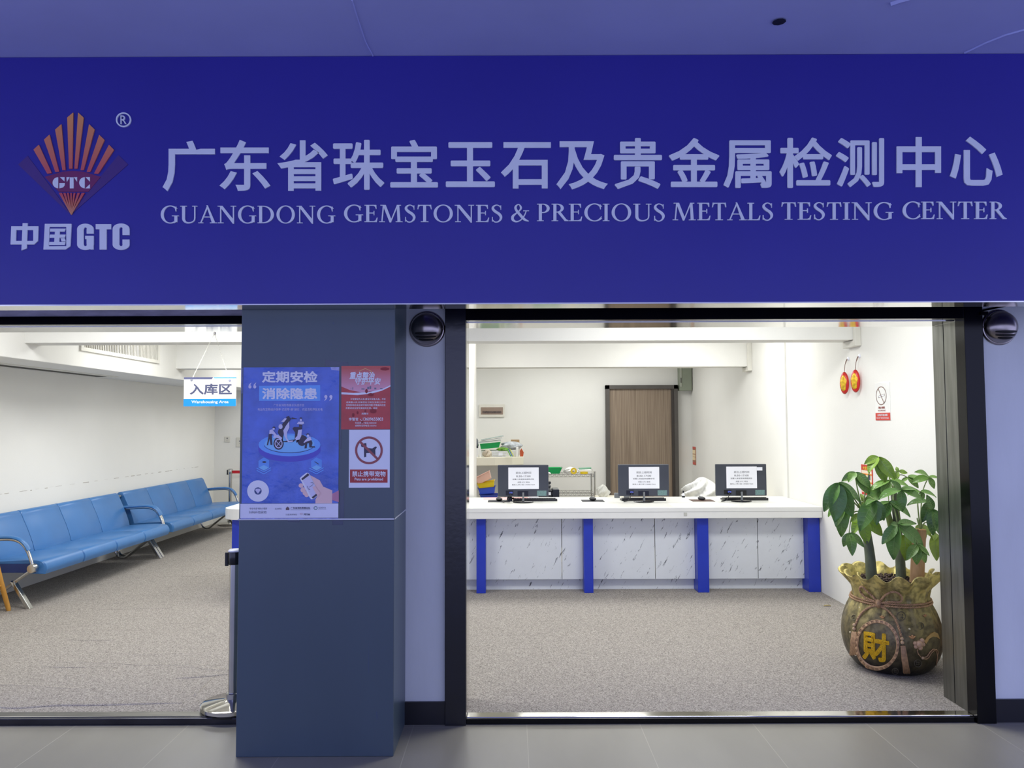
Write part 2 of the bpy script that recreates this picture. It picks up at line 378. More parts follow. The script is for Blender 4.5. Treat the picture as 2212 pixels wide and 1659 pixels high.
# ================================================================ THE SETTING
WHITE = M('white_paint', (233, 232, 226), .75, spec=.2, var=.025, vs=1.2, bump=.06, bs=90)
LAV = M('facade_paint', (222, 226, 226), .6, spec=.3, var=.06, vs=3.5, bump=.08, bs=40, stretch=(1, 1, .35))
CEILM = M('corridor_ceiling_paint', (178, 184, 236), .55, spec=.35, var=.05, vs=1.6, bump=.10, bs=9)
SLATE = M('slate_cladding', (72, 87, 98), .32, spec=.5, var=.05, vs=3, stretch=(1, 1, .25))
BLACK = M('black_gloss_metal', (6, 6, 9), .16, spec=.22, var=.2, vs=14, stretch=(1, 1, .2))
BLACKW = M('worn_black_metal', (12, 14, 22), .22, spec=.6, var=.4, vs=10, bump=.05, bs=40)
STEEL = M('polished_steel', (205, 203, 198), .09, 1.0, var=.04, bump=.012, bs=5)
BSTEEL = M('brushed_steel', (134, 135, 130), .3, 1.0, var=.2, vs=5, stretch=(6, 6, .6), bump=.03, bs=20)
DARKB = M('baseboard_black', (20, 20, 27), .35, var=.15, vs=12)
PLINTH = M('grey_render', (208, 202, 218), .8, var=.22, vs=14, bump=.3, bs=30, stretch=(.5, 1, 2))

FZ = .03                      # indoor floor height
XR, XL, YB, ZC = 2.85, -4.73, 8.05, 2.8
struct('floor', MB().box(-7, 7, -9, .02, -.1, 0), mat_tile())
struct('floor', MB().box(XL - .1, XR + .1, .02, YB + .1, -.1, FZ), mat_carpet())
struct('ceiling', MB().box(-7, 7, -9, .3, 3.375, 3.5), CEILM)
struct('ceiling', MB().box(XL - .1, XR + .1, .29, YB + .1, ZC, ZC + .1), WHITE)
struct('wall_left', MB().box(XL - .1, XL, .29, YB + .1, 0, ZC + .1), WHITE)
struct('wall_right', MB().box(XR, XR + .1, .29, YB + .1, 0, ZC + .1), WHITE)
struct('trim_1', MB().box(XR - .018, XR + .02, 3.78, 3.86, FZ, ZC), WHITE)
struct('wall_back', MB().box(XL - .1, XR + .1, YB, YB + .1, 0, ZC + .1), WHITE)
struct('wall_front', MB().box(-.578, -.36, 0, .29, 0, 3.375), LAV)
struct('wall_front', MB().box(2.558, 7, 0, .29, 0, 3.375), LAV)
struct('wall_front', MB().box(-7, -3.35, 0, .29, 0, 3.375), LAV)
struct('wall_front', MB().box(-3.35, -1.2, .0, .29, 2.185, 3.375), PLINTH)
struct('wall_front', MB().box(-.36, 2.558, .05, .29, 2.25, 3.375), LAV)
struct('baseboard_front', MB().box(-.577, -.362, -.014, .01, 0, .118), DARKB)
struct('baseboard_front', MB().box(2.562, 7, -.014, .01, 0, .12), DARKB)
# ceiling beams, bulkhead over the benches
struct('beam', MB().box(-4.0, XR, 2.1, 2.32, 2.272, ZC), WHITE)
struct('beam', MB().box(-4.0, XR, 4.95, 5.2, 2.262, ZC), WHITE)
struct('beam', MB().box(XL, -4.0, .29, YB, 2.135, ZC), WHITE, bevel=.006)
# partition post behind the counter
struct('pillar', MB().box(-.95, -.405, 4.0, 4.55, FZ, ZC), WHITE, bevel=.01)

# slate-clad pillar in the middle of the front
pil = struct('pillar', MB().box(-1.336, -.577, -.404, .29, 0, 2.6), SLATE, bevel=.004)
j = MB(); j.box(-1.339, -.574, -.4065, -.38, 1.131, 1.138); j.box(-.5775, -.5745, -.4065, 0, 1.131, 1.138)
struct('trim', j, M('white_joint', (205, 208, 215), .5), pil)
s = MB(); s.box(-1.337, -.5765, -.4045, 0, 1.128, 1.131)
struct('panel_line', s, M('joint_shadow', (40, 48, 62), .6), pil)
sc = MB()
for px, py, dx, dy, wd in ((720, 698, .6, 2.2, 2), (715, 744, 1, .6, 1.6), (667, 1175, 4, .6, 1.2), (652, 1180, 2, 1, 1.2), (779, 1300, 2.5, 1.5, 1.2), (796, 1425, .6, 30, 1), (814, 1545, .6, 8, 2.2), (785, 1158, 1, 1, 1)):
    flat(sc, line([(px - dx, py - dy), (px + dx, py + dy)], wd), -.4045)
struct('panel', sc, M('scratch_marks', (70, 84, 110), .6), pil)['label'] = 'small scuffs and scratches on slate cladding'

# right doorway: black frame, steel lined reveal, threshold
fr = MB()
fr.box(-.363, -.25, -.03, .06, 0, 2.255); d1 = struct('trim_2', fr, BLACKW, bevel=.003)
fr = MB(); fr.box(2.458, 2.56, -.03, .06, 0, 2.255)
struct('trim_3', fr, BLACK, bevel=.003)
struct('trim_4', MB().box(-.25, 2.458, -.03, .06, 2.158, 2.255), BLACK, bevel=.003)
struct('trim_5', MB().box(-.25, 2.458, .06, .292, 2.154, 2.25), STEEL)
struct('trim_6', MB().box(-.36, -.25, .06, .292, FZ, 2.25), STEEL)
rv = MB(); rv.box(2.46, 2.56, .06, .175, FZ, 2.154); rv.box(2.464, 2.56, .175, .183, FZ, 2.154); rv.box(2.46, 2.56, .183, .292, FZ, 2.154)
struct('trim_7', rv, BSTEEL)
struct('trim_8', MB().box(-.25, 2.458, .005, .075, 0, .032), STEEL, bevel=.004)
struct('trim_9', MB().box(-.25, 2.458, -.012, .006, 0, .028), BLACK, bevel=.002)
# left doorway
struct('trim_10', MB().box(-3.35, -1.2, -.03, .06, 2.143, 2.188), BLACK, bevel=.003)
struct('trim_11', MB().box(-3.35, -1.2, .06, .292, 2.14, 2.2), STEEL)
struct('trim_12', MB().box(-3.35, -1.2, -.004, .02, 0, .034), M('dark_steel', (60, 60, 66), .25, .9, var=.2), bevel=.003)
struct('trim_13', MB().box(-3.35, -1.2, .02, .028, 0, .036), STEEL)
struct('trim_14', MB().box(-3.35, -1.2, .028, .10, 0, .033), M('dull_steel', (120, 118, 112), .4, .8, var=.2, vs=20, stretch=(.2, 2, 1)))
# ceiling flaws: cracks, a peeled seam
ck = MB()
def crack(pts, r, z=3.374):
    ck.tube([onZ(x, y, z) for x, y in pts], r, 5)
crack([(760, 0), (773, 42), (790, 92), (806, 122)], .0035)
crack([(2084, 114), (2130, 92), (2170, 76), (2212, 64)], .006)
crack([(1925, 8), (1945, 1), (1965, -4)], .012)
struct('ceiling', ck, CEILM)
hl = MB(); hl.lathe([(.022, 0), (.012, -.004), (.03, -.003)], onZ(1683, 46, 3.373), 9)
struct('ceiling', hl, M('flaked_hole', (25, 25, 50), .8))
# back room door
D0, D1 = 1.48, 2.62
door = struct('door_1', MB().box(D0 + .06, D1 - .1, 7.99, 8.04, FZ, 2.13), mat_wood('walnut_veneer', (118, 101, 85), (158, 141, 121), (42, 42, .7)))
df = MB(); df.box(D0, D0 + .06, 7.95, 8.05, FZ, 2.19); df.box(D1 - .06, D1, 7.95, 8.05, FZ, 2.19); df.box(D0, D1, 7.95, 8.05, 2.13, 2.19)
struct('door_frame', df, M('charcoal_frame', (84, 80, 76), .5, var=.1), door)
struct('door_stop', MB().box(D1 - .1, D1 - .06, 7.96, 8.05, FZ, 2.13), M('charcoal_stop', (58, 52, 48), .5), door)

# ================================================================ THE SIGN
YS = -.554
sign = thing('shop_sign', 'wide deep-blue fascia sign with white Chinese and English lettering above the shopfront', 'sign', (0, YS, 2.166))
BLUE = M('blue_vinyl', (47, 43, 148), .34, spec=.45, var=.04, vs=1.3)
obj('board', MB().box(-5.5, 5.5, YS, YS + .12, 2.17, 3.373), BLUE, sign)
obj('edge_trim', MB().box(-5.5, 5.5, YS - .002, YS + .14, 2.164, 2.170), STEEL, sign)
LET = M('white_letter_acrylic', (222, 228, 236), .4, var=.03)
DEP = (0, .006, 0)
YT = YS - .006
hz = '广东省珠宝玉石及贵金属检测中心'
# each character stretched to the box it fills in the photograph (x0, y0, x1, y1)
HB = [(351, 304, 464, 413), (474, 302, 584, 412), (599, 303, 708, 412), (719, 302, 830, 410), (843, 302, 946, 405), (963, 307, 1069, 404), (1082, 307, 1190, 407), (1202, 305, 1313, 409),
      (1326, 298, 1430, 408), (1445, 298, 1554, 404), (1563, 303, 1667, 406), (1684, 297, 1797, 406), (1806, 298, 1910, 404), (1937, 296, 2033, 404), (2052, 295, 2166, 401)]
for ch, b in zip(hz, HB):
    obj('character', write_box(MB(), ch, boxfn(b[0], b[1], b[2], b[3], YT), bold=.017, depth=DEP, crisp=ch not in '金属检测宝玉贵珠'), LET, sign)
words = [('GUANGDONG', 347, 443.5, 724, 482), ('GEMSTONES', 743, 441.5, 1085, 479.5), ('&', 1104, 440, 1143, 478.5), ('PRECIOUS', 1160, 439, 1436, 477.5), ('METALS', 1453, 437, 1670, 475.5), ('TESTING', 1688, 436, 1930, 474.5), ('CENTER', 1950, 434.5, 2175, 473)]
for wd, x0, y0, x1, y1 in words:
    tot = 0; pl = []
    for ch in wd:
        adv, ps = SERIF[ch]
        pl += [[(x + tot, y) for x, y in p] for p in ps]; tot += adv + .02
    mx = max(x for p in pl for x, y in p); mn = min(x for p in pl for x, y in p)
    cap0, cap1 = y1, y0 + 1.0
    m = MB()
    for p in pl:
        flat(m, [[(x0 + (x - mn) / (mx - mn) * (x1 - x0), cap0 + (cap1 - cap0) * y) for x, y in p]], YT, depth=DEP)
    obj('word', m, LET, sign)
Zs = 4.878
def emb(polys, y=YT, d=DEP): return flat(MB(), polys, y, Zs, 0, 220, d)
RAYM = mat_gradient('emblem_flame', (200, 88, 92), (224, 150, 90), onY(150, 372, YT).z - 2.166, onY(150, 255, YT).z - 2.166)
MARO = M('emblem_maroon', (118, 36, 92), .4); WING = M('emblem_violet', (72, 44, 122), .4)
obj('emblem_wing', emb([[(190, 660), (290, 568), (560, 930), (748, 1188), (690, 1140)]], YS - .002, (0, .002, 0)), WING, sign)
obj('emblem_wing', emb([[(1350, 660), (1248, 560), (990, 870), (890, 1000), (748, 1188)]], YS - .002, (0, .002, 0)), WING, sign)
obj('emblem_shell', emb([[(470, 790), (560, 765), (660, 735), (760, 728), (880, 735), (960, 760), (1060, 790), (985, 880), (930, 948), (620, 948), (545, 870)]], YS - .0035, (0, .0035, 0)), MARO, sign)
for p in ([(352, 503), (408, 452), (545, 750), (498, 757)], [(463, 398), (520, 345), (622, 735), (582, 738)], [(580, 292), (645, 235), (690, 718), (657, 720)], [(707, 165), (770, 112), (762, 703), (727, 705)],
          [(822, 112), (880, 165), (815, 703), (783, 705)], [(938, 235), (995, 290), (882, 718), (848, 720)], [(1045, 347), (1100, 400), (950, 738), (913, 738)], [(1148, 452), (1200, 505), (1035, 757), (990, 755)]):
    obj('emblem_ray', emb([p]), RAYM, sign)
low = [(618, 652), (666, 690), (705, 724), (740, 757), (775, 793), (815, 840), (862, 892)]
obj('emblem_fan', emb([[(a, 958), (b, 958), (752, 1188), (746, 1188)] for a, b in low]), mat_gradient('emblem_fan', (206, 140, 100), (198, 74, 82), onY(150, 463, YT).z - 2.166, onY(150, 418, YT).z - 2.166), sign)
st = [ell(612, 852, 58, 58, 90, 270), [(630, 793), (680, 793), (678, 838)], [(625, 855), (683, 855), (680, 882), (662, 902), (625, 911)],
      rect(735, 795, 775, 911), [(700, 793), (733, 793), (703, 845)], [(778, 793), (812, 793), (811, 842)],
      ell(892, 852, 58, 58, 90, 270), [(900, 793), (946, 793), (946, 840)], [(946, 868), (946, 911), (900, 911)]]
obj('emblem_letters', emb(st), LET, sign)
r_ = emb(ringq(1300, 188, 80, 78, 66, 64))
write_box(r_, 'R', boxfn(1268 / Zs, 220 + 142 / Zs, 1332 / Zs, 220 + 234 / Zs, YT), bold=.004, depth=DEP)
obj('registered_mark', r_, LET, sign)
zh = [[(118, 1310), (170, 1310), (165, 1503), (110, 1503)], rect(118, 1310, 403, 1350), [(112, 1465), (398, 1465), (357, 1503), (110, 1503)], [(350, 1310), (403, 1310), (398, 1466), (350, 1466)], [(238, 1278), (290, 1278), (280, 1545), (225, 1565)]]
gu = [[(472, 1285), (522, 1285), (512, 1555), (457, 1555)], [(472, 1285), (752, 1285), (752, 1318), (470, 1318)], [(698, 1285), (752, 1285), (740, 1521), (698, 1548)], [(460, 1523), (740, 1520), (690, 1556), (457, 1556)],
      [(528, 1335), (692, 1335), (678, 1367), (526, 1367)], [(522, 1398), (692, 1398), (680, 1432), (520, 1432)], [(518, 1475), (690, 1475), (680, 1508), (516, 1508)], [(580, 1345), (630, 1345), (622, 1490), (570, 1490)], [(637, 1437), (680, 1437), (692, 1470), (647, 1470)]]
def cee(x0, x1, y0, y1, sx0, sx1, ry, yu, yl):
    cx = (x0 + x1) / 2
    return ringq(cx, y0 + ry, (x1 - x0) / 2, ry, (sx1 - sx0) / 2, 18, 180, 360, 16) + ringq(cx, y1 - ry, (x1 - x0) / 2, ry, (sx1 - sx0) / 2, 18, 0, 180, 16) + [rect(x0, y0 + ry, sx0, y1 - ry), rect(sx1, y0 + ry, x1, yu), rect(sx1, yl, x1, y1 - ry)]
gt = cee(812, 986, 1283, 1561, 880, 912, 58, 1388, 1411) + [rect(896, 1411, 986, 1446), rect(950, 1446, 984, 1556)]
tt = [rect(1008, 1288, 1170, 1343), rect(1048, 1288, 1122, 1557)]
ce = cee(1186, 1363, 1281, 1561, 1256, 1290, 58, 1404, 1450)
for p in (zh, gu, gt, tt, ce): obj('character', emb(p), LET, sign)

# ================================================================ WALL VENTS
def vent(cx, cz, label):
    t = thing('vent_cowl', label, 'vent', (cx, 0, cz), 'round wall vents beside the black doorway frame', world=False)
    CH = M('dark_chrome', (150, 142, 140), .25, .95, var=.25, vs=8)
    obj('flange', MB().lathe([(.097, 0), (.099, -.004), (.094, -.012), (.088, -.014)], (0, 0, 0), 40, 'y'), CH, t, smooth='auto')
    R0 = .089
    def dome(u, v):
        th = v * PI / 2; a = 2 * PI * u
        return (R0 * math.cos(th) * math.cos(a), -.012 - .075 * math.sin(th), R0 * math.cos(th) * math.sin(a))
    obj('hood', MB().grid(dome, 40, 12), CH, t, smooth=True)
    for k, (z, wd, th) in enumerate(((-.030, .058, .0075), (-.048, .054, .0055), (-.063, .040, .005))):
        m = MB()
        def slot(u, v):
            x = (u - .5) * 2 * wd; zz = z + (v - .5) * 2 * th * math.sqrt(max(0, 1 - (x / wd) ** 2 * .85)) - .004 * (1 - (x / wd) ** 2)
            q = 1 - (x / R0) ** 2 - (zz / R0) ** 2
            return (x, -.0135 - .075 * math.sqrt(max(.02, q)), zz)
        m.grid(slot, 16, 2)
        obj('louvre_slot', m, M('slot_black', (6, 6, 9), .7), t, smooth=True)
    for sx in (-1, 1):
        obj('screw', MB().ball((sx * .091, -.014, .0), .0055, 8, 6), CH, t, smooth=True)
    return t
v1 = vent(-.463, 2.115, 'round chrome wall vent between slate pillar and black doorway frame')
v2 = dup(v1, (2.662, 0, 2.112), 0, 'round chrome wall vent below the rod beside the far frame post')
rd = MB(); rd.tube([onY(2112, 673, -.012), onY(2160, 663, -.012), onY(2230, 649, -.012)], .006, 6)
rod = thing('support_rod', 'thin dark rod with clip slanting above the vent at far frame post', 'rod', tuple(onY(2160, 668, 0)))
obj('bar', rd, BLACK, rod)
obj('clip', MB().box(2.545, 2.585, -.04, 0, 2.175, 2.195), BLACK, rod, bevel=.002)

# ================================================================ POSTERS ON THE PILLAR
YC = -.404
def paper(name, px0, py0, px1, py1, mat, par, y0=.0004, y1=.0018):
    a = onY(px0, py1, YC); b = onY(px1, py0, YC)
    return obj(name, MB().box(a.x, b.x, YC - y1, YC - y0, a.z, b.z), mat, par)
def pr(par, name, mat, polys, lay, sc=1., ox=0., oy=0.):
    return obj(name, flat(MB(), polys, YC - .002 - lay * .0005, sc, ox, oy), mat, par)
def wr(par, name, mat, body, box, lay, bold=0., shear=0., mb=None, build=True):
    mb = mb or MB()
    write_box(mb, body, boxfn(box[0], box[1], box[2], box[3], YC - .002 - lay * .0005), bold=bold, shear=shear)
    return obj(name, mb, mat, par) if build else mb
PW = M('print_white', (236, 238, 246), .35, var=.03)
PBLUE = M('poster_blue_gloss', (72, 106, 204), .2, spec=.55, var=.2, vs=9, bump=.75, bs=11)
PTIE = M('poster_pale_blue', (104, 170, 246), .3, var=.05)
PCY = M('print_cyan', (128, 196, 244), .3); PDK = M('print_dark', (56, 52, 74), .4); PIND = M('print_indigo', (78, 76, 196), .3)
PSKIN = M('print_skin', (238, 200, 196), .35, var=.03); PLAV = M('print_lavender', (214, 212, 238), .35); PGREY = M('print_grey', (120, 124, 140), .4)
PRED = M('print_red', (176, 44, 48), .35, var=.08)

p1 = thing('safety_poster', 'large glossy blue safety poster with scooter and hand holding phone, on slate pillar', 'poster', tuple(onY(626, 1120, YC)))
paper('paper', 522, 793, 733, 1087.5, PBLUE, p1)
paper('paper_footer', 519, 1087.5, 731, 1119, M('poster_white_gloss', (226, 228, 244), .25, var=.05, bump=.1, bs=12), p1)
Z1 = (9.617, 515, 780)
pr(p1, 'highlight_panel', PTIE, [[(432, 515), (1700, 500), (1700, 825), (430, 825)]], 1, *Z1)
wr(p1, 'title_lettering', PW, '定期安检', (566, 801.5, 686, 826.5), 2, bold=.035)
wr(p1, 'title_lettering', PW, '消除隐患', (566, 837.5, 685.5, 862.5), 2, bold=.035)
def quote(cx, cy, s): return [ell(cx, cy, 32, 34), [(cx - s * 32, cy), (cx - s * 32, cy - s * 8), (cx - s * 20, cy - s * 50), (cx + s * 28, cy - s * 92), (cx + s * 30, cy - s * 80), (cx + s * 4, cy - s * 30)]]
pr(p1, 'quote_mark', PLAV, quote(240, 535, 1) + quote(340, 535, 1), 2, *Z1)
pr(p1, 'quote_mark', PLAV, quote(1816, 738, -1) + quote(1922, 738, -1), 2, *Z1)
m = wr(p1, '', PLAV, '广东省消防救援总队提示您', (591, 872.5, 657, 878), 2, build=False)
wr(p1, 'small_lettering', PLAV, '电动车定期维护保养 切忌带“病”骑行、切忌违规停放充电', (557, 881.5, 697, 887.5), 2, mb=m)
Z2 = (10.37, 540, 880)
# round platform
pr(p1, 'platform_side', PIND, [[(190, 840)] + ell(885, 950, 695, 270, 180, 0) + [(1575, 840)]], 1, *Z2)
pr(p1, 'platform_top', PTIE, [ell(885, 840, 695, 255)], 2, *Z2)
pr(p1, 'platform_ring', PDK, ringq(885, 820, 580, 205, 572, 192, 20, 170, 30), 3, *Z2)
pr(p1, 'platform_disc', PCY, [ell(885, 815, 560, 190)], 3, *Z2)
for ox in (0, 1180):
    pr(p1, 'display_box', M('print_light_blue', (96, 158, 238), .3), [[(190 + ox, 1200), (310 + ox, 1120), (430 + ox, 1180), (430 + ox, 1350), (310 + ox, 1410), (190 + ox, 1350)]], 1, *Z2)
    pr(p1, 'display_tile', PCY, [[(200 + ox, 1350), (310 + ox, 1290), (425 + ox, 1350), (310 + ox, 1415)]], 2, *Z2)
    pr(p1, 'display_edge', PTIE, line([(150 + ox, 1360), (310 + ox, 1440), (470 + ox, 1350)], 20) + line([(150 + ox, 1410), (310 + ox, 1490), (470 + ox, 1400)], 18), 2, *Z2)
pr(p1, 'tool_drawing', PDK, [ell(320, 1225, 45, 20)], 3, *Z2)
pr(p1, 'tool_drawing', PDK, [[(1440, 1215), (1455, 1210), (1545, 1270), (1530, 1280)]], 3, *Z2)
# scooter
def pz(n, m_, polys, lay): return pr(p1, n, m_, polys, lay, *Z2)
pz('scooter_wheel', PDK, [ell(640, 810, 115, 140)], 4)
pz('scooter_wheel', PDK, [ell(1165, 740, 105, 125), [(1140, 640), (1240, 640), (1290, 700), (1200, 800), (1080, 760)]], 4)
pz('scooter_wheel_hub', PLAV, ringq(640, 810, 88, 108, 70, 86, n=20) + line([(585, 760), (690, 870)], 14) + line([(690, 750), (590, 880)], 14), 5)
pz('scooter_frame', PDK, [[(880, 215), (920, 250), (760, 560), (730, 760), (1000, 720), (1010, 560), (950, 480), (980, 440), (1165, 440), (1165, 490), (1090, 500), (1150, 690), (1040, 800), (1030, 730), (960, 780), (740, 780), (620, 560), (640, 500), (780, 290)],
     [(810, 210), (880, 190), (880, 240), (820, 250)], [(940, 225), (1055, 250), (1050, 262), (920, 262)], [(705, 265), (820, 240), (820, 252)]], 4)
pz('scooter_panel', PLAV, [[(880, 310), (885, 450), (830, 560), (830, 680), (870, 750), (960, 740), (960, 770), (850, 780), (770, 640), (745, 520), (800, 420)], [(540, 610), (640, 620), (720, 680), (700, 740), (640, 690), (520, 680)],
     [(1080, 505), (1165, 495), (1150, 640), (1110, 720), (1030, 740), (1010, 690), (1060, 640)], ell(685, 430, 45, 55), [(700, 320), (780, 240), (830, 250), (760, 330)]], 5)
# three small people of the drawing
pz('printed_person', PDK, [ell(535, 455, 30, 25), [(420, 590), (480, 560), (490, 700), (500, 840), (460, 840), (440, 700), (400, 850), (375, 850), (410, 680)]], 6)
pz('printed_shirt', PLAV, [ell(530, 480, 26, 24), [(440, 510), (500, 490), (600, 620), (580, 640), (490, 590), (430, 600)]], 7)
pz('printed_person', PDK, [ell(1140, 245, 26, 20), [(1110, 330), (1165, 330), (1165, 435), (1095, 435)]], 6)
pz('printed_shirt', PLAV, [ell(1140, 285, 24, 30), [(1085, 320), (1200, 320), (1215, 360), (1165, 385), (1050, 370)]], 7)
pz('printed_person', PDK, [ell(1295, 605, 32, 24), [(1270, 720), (1380, 740), (1400, 800), (1380, 870), (1450, 870), (1460, 900), (1330, 900), (1320, 800), (1280, 810), (1270, 915), (1220, 920), (1245, 780)]], 6)
pz('printed_shirt', PLAV, [ell(1300, 635, 28, 28), [(1290, 680), (1350, 650), (1385, 730), (1280, 760), (1210, 800), (1200, 780)]], 7)
# hand with a phone, plain disc, footer
Z3 = (9.617, 515, 1000)
def p3(n, m_, polys, lay): return pr(p1, n, m_, polys, lay, *Z3)
p3('printed_hand', PSKIN, [[(1490, 255), (1560, 290), (1690, 360), (1760, 490), (1950, 570), (1950, 770), (1945, 840), (1600, 840), (1600, 760), (1660, 650), (1500, 600), (1480, 330)], ell(1300, 470, 50, 45), ell(1345, 560, 55, 55), ell(1385, 630, 50, 45), ell(1420, 670, 48, 40)], 2)
p3('printed_cuff', M('print_pink', (196, 130, 158), .35), [[(1950, 640), (2085, 570), (2085, 815), (1945, 770)]], 3)
p3('printed_phone', PW, [[(1275, 320), (1300, 290), (1410, 205), (1450, 205), (1490, 250), (1680, 650), (1560, 750), (1510, 755), (1480, 720)]], 4)
p3('phone_screen', PLAV, [[(1335, 365), (1480, 255), (1655, 610), (1520, 710)]], 6)
p3('phone_bezel', PDK, [[(1305, 330), (1440, 215), (1480, 250), (1330, 360)], [(1655, 615), (1668, 650), (1550, 745), (1522, 712)]], 5)
p3('printed_thumb', PSKIN, [[(1540, 500), (1590, 480), (1700, 620), (1660, 700), (1600, 620)]], 7)
p3('scan_mark', PGREY, line([(1500, 415), (1530, 400), (1555, 425), (1545, 455)], 10) + line([(1470, 505), (1540, 460)], 10) + line([(1425, 480), (1460, 550), (1490, 545)], 10), 8)
p3('printed_disc', PW, [ell(408, 583, 226, 222, n=40)], 1)
p3('disc_logo', M('print_navy', (50, 74, 130), .35), [ell(406, 583, 76, 76)], 2)
p3('disc_logo_mark', PLAV, [[(345, 560), (375, 535), (440, 535), (465, 560), (405, 640)]], 3)
INK = M('print_ink', (66, 70, 96), .4)
m = wr(p1, '', INK, '主办单位:', (593.5, 1097, 609, 1101), 1, build=False)
wr(p1, '', INK, '广东省消防救援总队', (628, 1095, 670.5, 1099.5), 1, bold=.02, mb=m, build=False)
wr(p1, '', INK, 'GDEVA', (688, 1095, 704, 1098.5), 1, mb=m, build=False)
wr(p1, '', INK, '公益支持单位', (617, 1109.5, 641.5, 1113.5), 1, mb=m, build=False)
wr(p1, '', INK, '河油', (655.5, 1109, 669.5, 1113.5), 1, bold=.02, mb=m, build=False)
wr(p1, '', PGREY, '“安全专家”预约小程序', (538, 1096.5, 577, 1101), 1, mb=m, build=False)
wr(p1, 'footer_lettering', INK, '扫码开始安检', (538, 1103.5, 576, 1109.5), 1, mb=m)
p3('footer_rule', PGREY, line([(1085, 975), (1495, 975)], 6) + line([(1655, 968), (1825, 968)], 4), 1)
p3('footer_badge', M('print_brown', (112, 92, 96), .4), [[(985, 980), (985, 940), (1022, 905), (1058, 940), (1058, 980)]], 1)
p3('footer_badge', M('print_green', (90, 130, 130), .4), ringq(1603, 938, 40, 40, 26, 26, n=18), 1)
p3('footer_badge', PRED, line([(1305, 1085), (1282, 1060), (1285, 1045), (1305, 1052), (1325, 1045), (1330, 1060), (1305, 1085)], 4), 1)
TAPE = M('dark_tape', (44, 56, 84), .18, spec=.6, var=.2)
pr(p1, 'tape', TAPE, [[(703, 777), (752, 783), (752, 790), (775, 789), (775, 792), (702, 790)], rect(735, 1058, 743, 1119), [(735, 905), (737, 905), (737, 970), (735, 970)], [(620, 1123), (648, 1123), (646, 1128), (622, 1127)], rect(718, 1124, 741, 1134)], -2.2)
pr(p1, 'tape', M('clear_tape', (150, 156, 214), .1, spec=.7, var=.3, vs=30), [rect(522, 795, 523.5, 850), [(714, 793), (733, 793), (733, 801), (716, 799)], rect(520, 1119, 731, 1121.5)], 1)

p2 = thing('police_poster', 'red police notice with torn lower print above the no-pets sign on pillar', 'poster', tuple(onY(790, 927, YC)))
Z4 = (5.923, 730, 780)
paper('paper', 737, 790.5, 843.5, 927.5, M('poster_red_gloss', (190, 50, 52), .22, var=.16, vs=10, bump=.12, bs=22), p2)
def q(n, m_, polys, lay): return pr(p2, n, m_, polys, lay, *Z4)
q('sunset_panel', mat_gradient('sunset_print', (232, 176, 196), (206, 96, 84), onY(790, 850, YC).z - onY(790, 927, YC).z, onY(790, 795, YC).z - onY(790, 927, YC).z), [[(44, 62), (672, 60), (672, 315), (540, 370), (300, 400), (150, 370), (44, 325)]], 1)
q('white_sweep', PW, [[(44, 398), (200, 408), (400, 395), (560, 360), (672, 308), (672, 325), (560, 380), (420, 418), (250, 435), (44, 425)]], 2)
q('shield_drawing', M('print_gold', (226, 178, 120), .35), line([(270, 130), (350, 95), (430, 130), (430, 220), (350, 300)], 8), 2)
q('skyline_drawing', PGREY, [rect(165, 340, 170, 365), rect(185, 335, 195, 365), rect(375, 330, 400, 360), rect(405, 320, 425, 358), rect(465, 340, 490, 362), rect(540, 345, 570, 360), rect(300, 350, 340, 364)], 2)
wr(p2, 'title_lettering', PW, '重点整治', (755, 803.5, 810, 819), 3, bold=.03, shear=.15)
wr(p2, 'title_lettering', PW, '守护平安', (767, 816, 822.5, 831), 3, bold=.03, shear=.15)
m = MB()
for s_, b in (('平安建设为人民,建设平安靠人民。平安', (757, 860, 833, 864.5)), ('成果惠人民,如果您在日常生活和工作中', (747.5, 867, 833, 871)), ('发现影响社会治安环境的问题,可直接向社区', (747.5, 873, 833, 877.5)), ('民警或者金银专案组的反馈。谢谢', (747, 879.5, 815, 883.5)),
              ('局警示', (781, 891.5, 796, 895.5)), ('李警官', (753.5, 902, 774, 909)), ('13609655803', (784, 902, 827.5, 908.5)), ('社区民警 电话:3283258', (767, 911.5, 813, 915.5)), ('金银珠宝所电话:3323761', (767, 917.5, 813, 921.5))):
    wr(p2, '', PW, s_, b, 1, bold=.012, mb=m, build=False)
obj('body_lettering', m, PW, p2)
q('phone_symbol', PW, pen([(285, 742, 8), (295, 756, 6), (312, 762, 8)]), 1)
q('torn_patch', M('torn_dark_red', (146, 22, 32), .4, var=.2), [ell(450, 640, 45, 30, n=9), ell(195, 690, 16, 26, n=7), ell(250, 660, 12, 22, n=7), ell(310, 780, 14, 20, n=7), ell(365, 385, 18, 30, n=7), ell(420, 430, 40, 22, n=8), ell(350, 640, 12, 20, n=6), ell(600, 100, 60, 22, n=9)], 2.5)

p4 = thing('no_pets_sign', 'white no-pets sign with crossed dog in a red ring and red bottom panel', 'sign', tuple(onY(798, 1053, YC)))
paper('paper', 753.5, 928, 842.5, 1053.5, M('sign_white', (232, 236, 246), .4, var=.02), p4)
def n_(n, m_, polys, lay): return pr(p4, n, m_, polys, lay, *Z4)
n_('dog_drawing', PDK, [[(293, 1070), (345, 1050), (362, 1048), (368, 1110), (440, 1118), (480, 1092), (500, 1100), (478, 1135), (480, 1215), (455, 1225), (440, 1175), (362, 1178), (362, 1225), (335, 1232), (332, 1105), (300, 1095)]], 1)
n_('prohibition_ring', M('sign_brown_red', (158, 78, 82), .4), ringq(396, 1142, 178, 178, 150, 150, n=40) + line([(285, 1035), (506, 1252)], 30), 2)
n_('lettering_panel', PRED, [rect(154, 1387, 634, 1556)], 1)
m = wr(p4, '', PW, '禁止携带宠物', (760.5, 1017.5, 833, 1029.5), 2, bold=.02, build=False)
